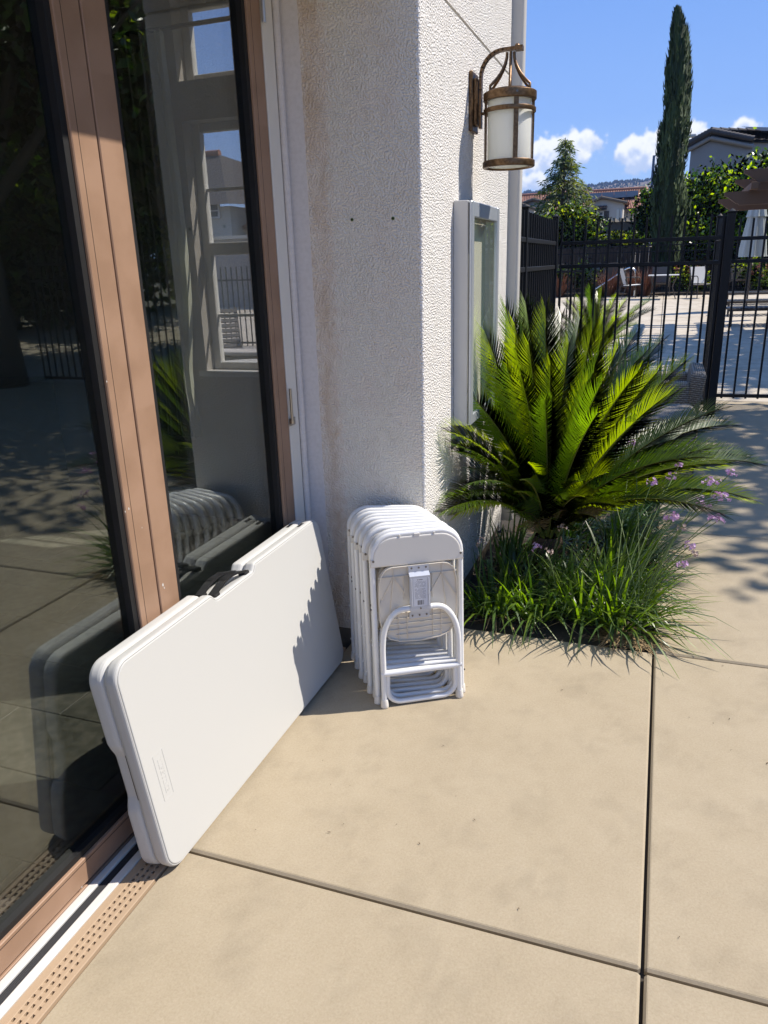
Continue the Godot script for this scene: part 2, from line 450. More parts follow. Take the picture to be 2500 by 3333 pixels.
func make_sky() -> PanoramaSkyMaterial:
	var W := 4096
	var H := 2048
	var im := Image.create(W, H, false, Image.FORMAT_RGBF)
	var g := Gradient.new()
	g.offsets = PackedFloat32Array([0.0, 0.04, 0.1, 0.2, 0.45, 1.0])
	g.colors = PackedColorArray([Color(0.42, 0.56, 0.76), Color(0.33, 0.50, 0.77), Color(0.215, 0.375, 0.735), Color(0.14, 0.285, 0.665), Color(0.125, 0.255, 0.59), Color(0.105, 0.215, 0.50)])
	for y in H:
		var el := 90.0 - (y + 0.5) / H * 180.0
		im.fill_rect(Rect2i(0, y, W, 1), g.sample(maxf(0.0, el) / 90.0) if el > 0 else Color(0.3, 0.28, 0.24))
	# cumulus low over the horizon: [photo x, photo y, radius] of their heaps, then more of the same all round
	var banks := []
	var seen := [
		[[1746, 505, 38], [1779, 488, 33], [1833, 478, 33], [1882, 467, 33], [1920, 456, 25], [1953, 472, 22], [1763, 537, 36], [1860, 505, 33], [1898, 521, 22], [1725, 548, 34]],
		[[1708, 597, 30], [1741, 591, 27], [1768, 602, 25]],
		[[2023, 505, 27], [2056, 483, 27], [2088, 488, 33], [2132, 461, 34], [2150, 505, 36], [2067, 526, 38], [2115, 530, 36], [2251, 450, 33], [2267, 440, 27], [2284, 461, 22], [2200, 480, 36]],
		[[2419, 407, 20], [2446, 412, 16], [2400, 418, 16]]]
	for b in seen:
		var bank := []
		for p in b:
			var d := ray(p[0], p[1]).normalized()
			bank.append(Vector3(rad_to_deg(atan2(d.x, -d.z)), rad_to_deg(asin(d.y)), p[2] / F * 57.3))
		banks.append(bank)
	var rg := RandomNumberGenerator.new(); rg.seed = 77
	for k in 26:
		var az := 22.0 + k * 11.6 + rg.randf_range(-3, 3)
		if az > 318.0: continue
		var el := rg.randf_range(1.8, 8.5)
		var bank := []
		for q in rg.randi_range(4, 9):
			bank.append(Vector3(az + rg.randf_range(-3.2, 3.2), el + rg.randf_range(-0.4, 0.8), rg.randf_range(0.4, 1.0)))
		banks.append(bank)
	var f := FastNoiseLite.new(); f.seed = 5; f.frequency = 0.9; f.fractal_octaves = 5; f.fractal_gain = 0.6
	for bank: Array in banks:
		var a0 := 1e9; var a1 := -1e9; var e0 := 1e9; var e1 := -1e9
		for p: Vector3 in bank:
			a0 = minf(a0, p.x - p.z * 2.2); a1 = maxf(a1, p.x + p.z * 2.2); e0 = minf(e0, p.y - p.z * 2.2); e1 = maxf(e1, p.y + p.z * 2.2)
		for y in range(int((90.0 - e1) / 180.0 * H), int((90.0 - e0) / 180.0 * H) + 1):
			var el := 90.0 - (y + 0.5) / H * 180.0
			if el < 0.05: continue
			for xx in range(int(a0 / 360.0 * W), int(a1 / 360.0 * W) + 1):
				var az := (xx + 0.5) / W * 360.0
				var sum := 0.0; var lift := 0.0
				for p: Vector3 in bank:
					var dx := (az - p.x) / p.z; var dy := (el - p.y) / p.z
					if dy < 0.0: dy *= 1.35
					var w := exp(-(dx * dx + dy * dy) * 1.1)
					sum += w; lift += w * dy
				if sum < 0.04: continue
				var nz := f.get_noise_2d(az, el)
				var a := smoothstep(0.34, 0.72, sum + nz * 0.75)
				if a <= 0.0: continue
				var t := smoothstep(-0.55, 0.5, lift / sum + nz * 0.9 + f.get_noise_2d(az * 2.3 + 40.0, el * 2.3) * 0.35)
				var col := Color(0.44, 0.53, 0.72).lerp(Color(0.82, 0.83, 0.85), t)
				var px := posmod(xx, W)
				im.set_pixel(px, y, im.get_pixel(px, y).lerp(col, a * 0.96))
	var m := PanoramaSkyMaterial.new()
	m.panorama = ImageTexture.create_from_image(im)
	return m

func make_view() -> void:
	var cam := Camera3D.new()
	cam.name = "camera"
	add_child(cam)
	cam.transform = Transform3D(CB, EYE)
	cam.fov = rad_to_deg(2.0 * atan(1666.5 / F))
	cam.near = 0.05; cam.far = 6000.0
	cam.current = true
	var e := Environment.new()
	e.background_mode = Environment.BG_SKY
	e.sky = Sky.new(); e.sky.sky_material = make_sky()
	e.background_energy_multiplier = 0.81
	e.tonemap_mode = Environment.TONE_MAPPER_LINEAR
	e.tonemap_exposure = 1.72
	e.sdfgi_enabled = true; e.ssao_enabled = true; e.ssil_enabled = true
	e.fog_enabled = true; e.fog_density = 0.00022; e.fog_light_color = Color(0.62, 0.74, 0.95)
	var we := WorldEnvironment.new(); we.name = "world_environment"; we.environment = e; add_child(we)
	var sun := DirectionalLight3D.new()
	sun.name = "sun"
	add_child(sun)
	sun.look_at_from_position(Vector3.ZERO, Vector3(-0.865, -1.2, 0.5), Vector3.UP)
	sun.light_energy = 1.22; sun.light_angular_distance = 0.53; sun.light_color = Color(1.0, 0.965, 0.915)
	sun.shadow_enabled = true
# ---------- ground ----------
func make_ground() -> void:
	var g := structure("ground")
	var b := MB.new()
	b.quad(Vector3(-3000, -0.3, 3000), Vector3(3000, -0.3, 3000), Vector3(3000, -0.3, -3000), Vector3(-3000, -0.3, -3000))
	part("earth", b, M.earth, g)
	# concrete patio: slabs with tooled edges and open joints, 1.53 m square
	var patio := structure("patio")
	var rg := RandomNumberGenerator.new(); rg.seed = 9
	var sub := MB.new()
	sub.box(Vector3(-1.14, -0.26, -9.06), Vector3(10.8, -0.022, 6.26))
	part("joint_filler", sub, M.joint, patio)
	var gap := 0.0042
	for zi in range(-6, 5):
		var z1 := 0.137 + 1.5315 * (zi + 1)
		var z0 := z1 - 1.5315
		for xi in range(-1, 7):
			var x0 := 0.076 + 1.53 * xi
			var x1 := x0 + 1.53
			if xi == -1:
				x0 = -1.146
				if zi < -2: continue
			var s := MB.new()
			s.use_color = true
			var tilt := rg.randf_range(-0.0012, 0.0012)
			s.bbox(Vector3(x0 + (gap if xi > -1 else 0.0), -0.09, z0 + gap), Vector3(x1 - gap, tilt, z1 - gap), 0.006)
			if absf(xi) <= 1 and zi >= -3 and zi <= 0: weather(s, x0 + gap + 0.008, x1 - gap - 0.008, z0 + gap + 0.008, z1 - gap - 0.008, tilt + 0.0006)
			part("slab", s, M.concrete, patio)
	# pool deck beyond the gate rises gently
	var deck := structure("pool_deck")
	deck.position = Vector3(0, 0, -9.06); deck.rotation.x = atan(DECK_SLOPE)
	var db := MB.new()
	db.box(Vector3(-26, -0.2, -19.2), Vector3(16, -0.02, 0.0))
	part("joint_filler", db, M.joint, deck)
	for zi in 6:
		for xi in range(-8, 5):
			var s := MB.new()
			s.bbox(Vector3(xi * 3.06 + 0.006, -0.1, -zi * 3.1 - 3.1 + 0.006), Vector3(xi * 3.06 + 3.054, 0.0, -zi * 3.1 - 0.006), 0.006)
			part("slab", s, M.deck, deck)
	# planting bed: soil between the patio and the wall
	var bed := structure("planting_bed")
	var grid := MB.new()
	var f := FastNoiseLite.new(); f.frequency = 3.0
	var nx := 16; var nz := 60
	var pt := func(ix: int, iz: int) -> Vector3:
		var x := lerpf(-0.80, 0.068, float(ix) / nx); var z := lerpf(-2.945, -9.0, float(iz) / nz)
		var edge := 1.0 if ix > 0 and ix < nx and iz > 0 and iz < nz else 0.0
		return Vector3(x, -0.045 + edge * (0.025 + 0.03 * f.get_noise_2d(x, z)), z)
	for ix in nx:
		for iz in nz:
			grid.quad(pt.call(ix, iz), pt.call(ix + 1, iz), pt.call(ix + 1, iz + 1), pt.call(ix, iz + 1))
	part("soil", grid, M.soil, bed)
	# bits of leaf and grit lying on the slabs
	var lt := MB.new()
	rg.seed = 61
	for k in 90:
		var p := Vector3(rg.randf_range(-1.1, 1.5), 0.0035, -0.9 - 2.1 * pow(rg.randf(), 0.8))
		var a := rg.randf() * TAU; var L := rg.randf_range(0.0015, 0.006)
		var d := Vector3(cos(a), rg.randf_range(-0.1, 0.4), sin(a)) * L; var s := Vector3(-sin(a), 0, cos(a)) * L * rg.randf_range(0.2, 0.5)
		lt.quad(p - d, p + s, p + d, p - s)
	var lo := part("leaf_litter", lt, M.litter, self); lo.set_meta("kind", "stuff"); tag(lo, "tiny dark bits of leaf scattered over the concrete", "litter")
	# hills on the skyline
	var hill := structure("hills")
	var D := 1500.0
	var hb := MB.new()
	var fn := FastNoiseLite.new(); fn.frequency = 0.012; fn.fractal_octaves = 5
	var prof := [[-400, 800], [900, 720], [1500, 690], [1692, 636], [1780, 622], [1850, 622], [1905, 611], [1960, 604], [2010, 600], [2060, 594], [2115, 588], [2180, 580], [2350, 600], [2700, 640], [3600, 740]]
	var ridge := []
	for k in prof.size() - 1:
		for s in 14:
			var t := s / 14.0
			var d := ray(lerpf(prof[k][0], prof[k + 1][0], t), lerpf(prof[k][1], prof[k + 1][1], t))
			ridge.append(EYE + d * (D / Vector2(d.x, d.z).length()))
	for k in ridge.size(): ridge[k].y += fn.get_noise_1d(k * 9.0) * 4.0
	var rows := 8
	var hp := func(k: int, r: int) -> Vector3:
		var p: Vector3 = ridge[k]
		var t := r / float(rows)
		var q := p * lerpf(1.0, 0.62, t); q.y = lerpf(p.y, -5.0, smoothstep(0.0, 1.0, t)) + fn.get_noise_2d(k * 12.0, r * 40.0) * 14.0 * t * (1.0 - t)
		return q
	for k in ridge.size() - 1:
		for r in rows:
			hb.quad(hp.call(k, r + 1), hp.call(k + 1, r + 1), hp.call(k + 1, r), hp.call(k, r))
	part("slope", hb, M.hill, hill)
	var wood := MB.new()
	var rw := RandomNumberGenerator.new(); rw.seed = 31
	for k in 2600:
		var a := rw.randi_range(20, ridge.size() - 22)
		var r := 0 if rw.randf() < 0.45 else rw.randi_range(0, 5)
		var p: Vector3 = hp.call(a, r).lerp(hp.call(a + 1, r), rw.randf())
		if r > 0: p = p.lerp(hp.call(a, r + 1), rw.randf())
		if fn.get_noise_2d(p.x * 0.5, p.z * 0.5) < -0.12 and r > 0: continue
		var h := rw.randf_range(2.0, 4.5) if rw.randf() < 0.85 else rw.randf_range(4.5, 7)
		wood.lathe([Vector2(h * 0.3, -1), Vector2(h * 0.42, h * 0.35), Vector2(h * 0.3, h * 0.7), Vector2(0.02, h)], 5, Transform3D(Basis.IDENTITY, p))
	var wo := part("hillside_wood", wood, M.hill_tree, self)
	wo.set_meta("kind", "stuff"); tag(wo, "dark scattered trees along the distant hazy hill", "trees")

# mottled surface of a slab: plain noise, the same all over the patio
func weather(s: MB, x0: float, x1: float, z0: float, z1: float, y: float) -> void:
	var f := FastNoiseLite.new(); f.seed = 41; f.frequency = 1.0; f.fractal_octaves = 5; f.fractal_gain = 0.55
	var n := 76
	var tone := func(x: float, z: float) -> Color:
		var b := f.get_noise_2d(x * 4.0 + 30.0, z * 4.0); var c := f.get_noise_2d(x * 11.0, z * 3.0 + 70.0)
		var k := 1.0 + b * 0.17 + f.get_noise_2d(x * 19.0, z * 19.0 + 11.0) * 0.08
		if c > 0.28: k += (c - 0.28) * 0.6
		return Color(k, k, k)
	var base := s.v.size()
	for iz in n + 1:
		for ix in n + 1:
			var x := lerpf(x0, x1, ix / float(n)); var z := lerpf(z0, z1, iz / float(n))
			s.tint = tone.call(x, z); s.vert(Vector3(x, y, z), Vector3.UP)
	for iz in n:
		for ix in n:
			var a := base + iz * (n + 1) + ix
			s.i.append_array([a, a + 1, a + n + 1, a + 1, a + n + 2, a + n + 1])

# ---------- the clubhouse ----------
const DX := -1.297     # face of the door frame
const XR := -0.806     # face of the outer wall
const ZM := -2.66      # the return beside the door
func make_clubhouse() -> void:
	var c := thing("clubhouse", "cream rough stucco clubhouse wall with a recessed glass door and rusty stain", "building")
	# outer pier: rounded corner at the door side, plan outline extruded upwards
	var plan := PackedVector2Array()
	plan.append(Vector2(-1.36, 4.21)); plan.append(Vector2(-1.36, 2.70))
	plan.append(Vector2(-1.153, -ZM)); 
	for p: Vector2 in arc(Vector2(XR - 0.012, -ZM + 0.012), 0.012, -90, 0, 5): plan.append(p)
	plan.append(Vector2(XR, 4.21))
	var up := Transform3D(Basis(Vector3(1, 0, 0), Vector3(0, 0, -1), Vector3(0, 1, 0)), Vector3.ZERO)   # x, y of plan -> x, -z; depth -> y
	var b := MB.new(); b.extrude(plan, 0.063, 2.408, up)
	part("pier_wall", b, M.stucco, c)
	b = MB.new(); b.extrude(plan, 2.42, 5.2, up)
	part("upper_wall", b, M.stucco, c)
	b = MB.new(); b.box(Vector3(-1.36, 2.404, -4.205), Vector3(XR - 0.006, 2.424, ZM - 0.012)); part("control_joint", b, M.white_trim, c)
	b = MB.new(); b.box(Vector3(-1.36, -0.2, -4.2), Vector3(XR - 0.018, 0.07, ZM - 0.016)); part("foundation", b, M.foundation, c)
	# stained strip and smooth band on the door side of the return
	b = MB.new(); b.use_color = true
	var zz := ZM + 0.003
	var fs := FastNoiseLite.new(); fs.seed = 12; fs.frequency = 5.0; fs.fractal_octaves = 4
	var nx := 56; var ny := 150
	var shade := func(x: float, y: float) -> Color:   # rusty run-off beside the door, pale patches elsewhere, over a painted bounce-light tint
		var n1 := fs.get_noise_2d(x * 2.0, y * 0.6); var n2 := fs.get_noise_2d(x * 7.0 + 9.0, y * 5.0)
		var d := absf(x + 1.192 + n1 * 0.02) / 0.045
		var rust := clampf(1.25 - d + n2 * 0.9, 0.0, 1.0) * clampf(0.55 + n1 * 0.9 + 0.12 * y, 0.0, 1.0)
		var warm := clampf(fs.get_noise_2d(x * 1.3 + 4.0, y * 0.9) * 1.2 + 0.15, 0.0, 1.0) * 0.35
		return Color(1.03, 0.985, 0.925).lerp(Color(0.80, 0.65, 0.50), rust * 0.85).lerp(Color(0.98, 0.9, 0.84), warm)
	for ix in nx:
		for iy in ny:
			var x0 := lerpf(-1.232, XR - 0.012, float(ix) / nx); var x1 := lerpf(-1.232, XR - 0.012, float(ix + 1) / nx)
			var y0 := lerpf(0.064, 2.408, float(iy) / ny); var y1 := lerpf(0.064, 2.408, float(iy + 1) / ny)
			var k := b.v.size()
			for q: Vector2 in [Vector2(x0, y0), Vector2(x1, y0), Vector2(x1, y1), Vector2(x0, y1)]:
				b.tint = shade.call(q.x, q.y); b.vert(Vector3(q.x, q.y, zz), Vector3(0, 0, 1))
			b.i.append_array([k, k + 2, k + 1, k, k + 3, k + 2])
	part("return_face", b, M.stucco_stain_bounce, c)
	b = MB.new()
	b.quad(Vector3(-1.292, 0.03, ZM + 0.018), Vector3(-1.232, 0.03, zz), Vector3(-1.232, 2.52, zz), Vector3(-1.292, 2.52, ZM + 0.018))
	part("smooth_band", b, M.band, c)
	b = MB.new(); b.box(Vector3(-1.36, 0.0, ZM - 0.02), Vector3(-1.293, 2.52, ZM + 0.012)); part("casing", b, M.white_trim, c)
	b = MB.new(); b.tube([Vector3(-1.294, 0.0, -2.616), Vector3(-1.294, 2.5, -2.616)], 0.0135, 10); part("backer_bead", b, M.band, c)
	b = MB.new(); b.bbox(Vector3(-1.40, 0.0, -2.60), Vector3(DX - 0.001, 2.52, -2.522), 0.003); part("door_jamb", b, M.white_trim, c)
	# lintel wall over the door and the pier on the other side of it, out of view
	b = MB.new(); b.box(Vector3(-1.36, 2.52, ZM + 0.002), Vector3(XR, 5.2, 6.0)); part("lintel_wall", b, M.stucco, c)
	b = MB.new(); b.box(Vector3(-1.36, -0.1, 1.9), Vector3(XR, 2.519, 6.0)); part("far_pier", b, M.stucco, c)
	# room behind the glass
	b = MB.new(); b.box(Vector3(-9.2, -0.1, 4.0), Vector3(-1.361, 3.4, 4.15)); b.box(Vector3(-9.2, -0.1, -4.2), Vector3(-9.05, 3.4, 3.999)); part("room_wall", b, M.room_wall, c)
	b = MB.new(); b.box(Vector3(-9.2, 3.401, -4.21), Vector3(-1.361, 3.55, 4.15)); part("ceiling", b, M.ceiling, c)
	b = MB.new(); b.box(Vector3(-9.2, 3.551, -4.21), Vector3(-1.361, 5.2, 6.0)); part("attic", b, M.stucco, c)
	# end wall with two window openings (interior face z -4.03, outer face -4.21)
	var zi := -4.03; var zo := -4.209
	b = MB.new()
	var xl := -2.62; var xh := -1.62
	b.box(Vector3(-9.05, -0.1, zo), Vector3(xl, 3.4, zi))
	b.box(Vector3(xh, -0.1, zo), Vector3(-1.361, 3.4, zi))
	b.box(Vector3(xl, -0.1, zo), Vector3(xh, 0.945, zi))
	b.box(Vector3(xl, 2.33, zo), Vector3(xh, 2.53, zi))
	b.box(Vector3(xl, 2.93, zo), Vector3(xh, 3.4, zi))
	part("end_wall", b, M.room_wall, c)
	for w in [[0.945, 2.33, true], [2.53, 2.93, false]]:
		var win := Node3D.new(); win.name = numbered(c, "window"); c.add_child(win)
		var fr := MB.new()
		var y0: float = w[0]; var y1: float = w[1]
		var zf := -4.17; var zb := -4.12
		fr.bbox(Vector3(xl, y0, zf), Vector3(xl + 0.05, y1, zb), 0.004); fr.bbox(Vector3(xh - 0.05, y0, zf), Vector3(xh, y1, zb), 0.004)
		fr.bbox(Vector3(xl + 0.05, y0, zf + 0.002), Vector3(xh - 0.05, y0 + 0.045, zb - 0.002), 0.004); fr.bbox(Vector3(xl + 0.05, y1 - 0.045, zf + 0.002), Vector3(xh - 0.05, y1, zb - 0.002), 0.004)
		if w[2]:
			fr.bbox(Vector3(xl + 0.05, 1.62, zf + 0.004), Vector3(xh - 0.05, 1.69, zb + 0.01), 0.004)
			for yy in [1.98, 1.27]: fr.box(Vector3(xl + 0.05, yy - 0.008, zf + 0.015), Vector3(xh - 0.05, yy + 0.008, zb - 0.015))
			fr.bbox(Vector3(xl - 0.04, y0 - 0.03, zi - 0.05), Vector3(xh + 0.04, y0 + 0.002, zi + 0.03), 0.004)
		part("window_frame", fr, M.window_white, win)
		var gp := MB.new(); gp.quad(Vector3(xl + 0.05, y0 + 0.045, -4.145), Vector3(xh - 0.05, y0 + 0.045, -4.145), Vector3(xh - 0.05, y1 - 0.045, -4.145), Vector3(xl + 0.05, y1 - 0.045, -4.145))
		part("window_pane", gp, M.clear_glass, win)
	# tiled floor inside: tiles with recessed grout
	var fl := Node3D.new(); fl.name = "interior_floor"; c.add_child(fl)
	b = MB.new(); b.box(Vector3(-9.05, -0.2, -4.02), Vector3(-1.361, -0.006, 4.0)); part("grout", b, M.mortar, fl)
	var tb := MB.new(); tb.bbox(Vector3(0.002, -0.02, 0.002), Vector3(0.608, 0.0, 0.303), 0.002)
	var tm := tb.mesh()
	for iz in range(-13, 8):
		for ix in 7:
			var t := part("floor_tile", tm, M.tile, fl)
			t.position = Vector3(-1.36 - (ix + 1) * 0.61 + (0.305 if posmod(iz, 2) else 0.0) * 0.6 - 0.18, 0, iz * 0.305)

func make_door() -> void:
	var d := thing("glass_door", "bronze framed folding glass door with dark double glazing and steel bolt", "door")
	var xg := -1.325
	var b: MB
	# stiles: two meet in the middle with a seam; one at the jamb; further leaf runs out of view
	var leafs := [[-2.512, -1.636], [-1.630, -0.70], [-0.694, 0.24], [0.246, 1.18], [1.186, 1.89]]
	for k in leafs.size():
		var z0: float = leafs[k][0]; var z1: float = leafs[k][1]
		var leaf := Node3D.new(); leaf.name = numbered(d, "door_leaf"); d.add_child(leaf)
		b = MB.new()
		b.bbox(Vector3(-1.352, 0.022, z0), Vector3(DX, 2.50, z0 + 0.088), 0.0025)
		b.bbox(Vector3(-1.352, 0.022, z1 - 0.088), Vector3(DX, 2.50, z1), 0.0025)
		part("stile", b, M.bronze, leaf)
		b = MB.new()
		b.bbox(Vector3(-1.351, 0.022, z0 + 0.0885), Vector3(DX - 0.001, 0.094, z1 - 0.0885), 0.002)
		b.bbox(Vector3(-1.351, 2.38, z0 + 0.0885), Vector3(DX - 0.001, 2.50, z1 - 0.0885), 0.002)
		part("rail", b, M.bronze, leaf)
		b = MB.new()   # black glazing bead, set back
		for s in [-1, 1]:
			var ze := (z0 + 0.0885) if s < 0 else (z1 - 0.0885)
			b.box(Vector3(-1.349, 0.095, minf(ze, ze - s * 0.02)), Vector3(DX - 0.008, 2.379, maxf(ze, ze - s * 0.02)))
		b.box(Vector3(-1.349, 0.0945, z0 + 0.109), Vector3(DX - 0.01, 0.112, z1 - 0.109)); b.box(Vector3(-1.349, 2.36, z0 + 0.109), Vector3(DX - 0.01, 2.379, z1 - 0.109))
		part("glazing_bead", b, M.gasket, leaf)
		for xx in [xg, xg - 0.018]:   # double glazing
			b = MB.new(); b.quad(Vector3(xx, 0.1, z1 - 0.1), Vector3(xx, 0.1, z0 + 0.1), Vector3(xx, 2.37, z0 + 0.1), Vector3(xx, 2.37, z1 - 0.1))
			part("glass_pane", b, M.door_glass, leaf)
		b = MB.new(); b.quad(Vector3(xg - 0.001, 0.1, z1 - 0.1), Vector3(xg - 0.001, 0.1, z0 + 0.1), Vector3(xg - 0.001, 2.37, z0 + 0.1), Vector3(xg - 0.001, 2.37, z1 - 0.1))
		part("solar_coating", b, M.coating, leaf)
		b = MB.new()   # fine dark line on the stile face and bottom rail
		b.box(Vector3(DX - 0.0005, 0.024, z0 + 0.064), Vector3(DX + 0.0006, 2.498, z0 + 0.0648))
		b.box(Vector3(DX - 0.0005, 0.083, z0 + 0.09), Vector3(DX + 0.0004, 0.0838, z1 - 0.09))
		part("seam_line", b, M.gasket, leaf)
	b = MB.new(); b.box(Vector3(-1.34, 0.03, -1.637), Vector3(DX - 0.006, 2.49, -1.629)); part("meeting_seal", b, M.gasket, d)
	for q in [[530, 1905, 0.006], [534, 1912, 0.0035], [407, 1665, 0.003], [419, 1656, 0.004], [347, 1242, 0.003], [462, 1718, 0.002], [266, 2888, 0.003]]:   # chipped paint
		var p := at_x(q[0], q[1], DX)
		b = MB.new()
		for k in 5:
			var a0 := TAU * k / 5; var a1 := TAU * (k + 1) / 5
			b.tri(p + Vector3(0.0009, 0, 0), p + Vector3(0.0006, sin(a0) * q[2] * (1.0 + 0.5 * sin(k * 5.1 + q[0])), -cos(a0) * q[2] * 0.6), p + Vector3(0.0006, sin(a1) * q[2] * (1.0 + 0.5 * sin((k + 1) % 5 * 5.1 + q[0])), -cos(a1) * q[2] * 0.6))
		part("paint_chip", b, M.track_white, d)
	# bolt beside the jamb
	b = MB.new(); b.tube([Vector3(DX + 0.012, 0.985, -2.519), Vector3(DX + 0.012, 1.105, -2.519)], 0.0055, 8); b.tube([Vector3(DX + 0.012, 0.972, -2.519), Vector3(DX + 0.012, 0.990, -2.519)], 0.009, 10)
	part("bolt", b, M.steel, d)
	b = MB.new(); b.bbox(Vector3(DX, 0.962, -2.560), Vector3(DX + 0.005, 0.992, -2.516), 0.0015); part("bolt_plate", b, M.steel, d)
	b = MB.new(); b.tube([Vector3(DX + 0.0045, 0.977, -2.546), Vector3(DX + 0.007, 0.977, -2.546)], 0.005, 8); part("bolt_screw", b, M.screw, d)
	b = MB.new(); b.tube([Vector3(DX + 0.012, 2.29, -2.512), Vector3(DX + 0.012, 2.46, -2.512)], 0.0075, 8); part("upper_bolt", b, M.aluminium, d)
	# sill
	var s := thing("door_track", "white and black threshold track below the glass door", "threshold")
	b = MB.new(); b.bbox(Vector3(-1.36, -0.05, -2.6), Vector3(-1.300, 0.012, 1.9), 0.002); part("inner_sill", b, M.bronze, s)
	b = MB.new(); b.bbox(Vector3(-1.299, -0.05, -2.6), Vector3(-1.277, 0.010, 1.9), 0.002); part("inner_lip", b, M.track_white, s)
	b = MB.new(); b.box(Vector3(-1.277, -0.05, -2.6), Vector3(-1.253, 0.003, 1.9))
	for k in 5: b.box(Vector3(-1.2755 + k * 0.0048, 0.002, -2.6), Vector3(-1.2735 + k * 0.0048, 0.0045, 1.9))
	part("rubber_strip", b, M.track_black, s)
	b = MB.new(); b.bbox(Vector3(-1.253, -0.05, -2.6), Vector3(-1.229, 0.008, 1.9), 0.002); part("outer_lip", b, M.track_white, s)
	# drain grate with three rows of square slots
	var g := thing("drain_grate", "tan slotted channel drain grate along the door track", "drain")
	b = MB.new()
	var z0 := -2.6; var z1 := 1.2
	var xs := [-1.228, -1.205, -1.194, -1.184, -1.175, -1.166, -1.157, -1.149]
	for k in 4: b.bbox(Vector3([-1.2285, -1.1985, -1.1815, -1.1635][k], -0.012, z0), Vector3([-1.2055, -1.1885, -1.1705, -1.1475][k], 0.004, z1), 0.0015)
	var pitch := 0.0195
	var nsl := int((z1 - z0) / pitch)
	for k in nsl:
		var zc := z0 + (k + 0.5) * pitch
		for r in 3:
			var xa: float = [-1.2055, -1.1885, -1.1705][r]
			var xb: float = [-1.1985, -1.1815, -1.1635][r]
			b.box(Vector3(xa, -0.012, zc - 0.0052), Vector3(xb, 0.002, zc + 0.0052))
	part("grate", b, M.drain, g)
	b = MB.new(); b.box(Vector3(-1.2285, -0.1, z0), Vector3(-1.1475, -0.045, z1)); part("channel", b, M.drain, g)

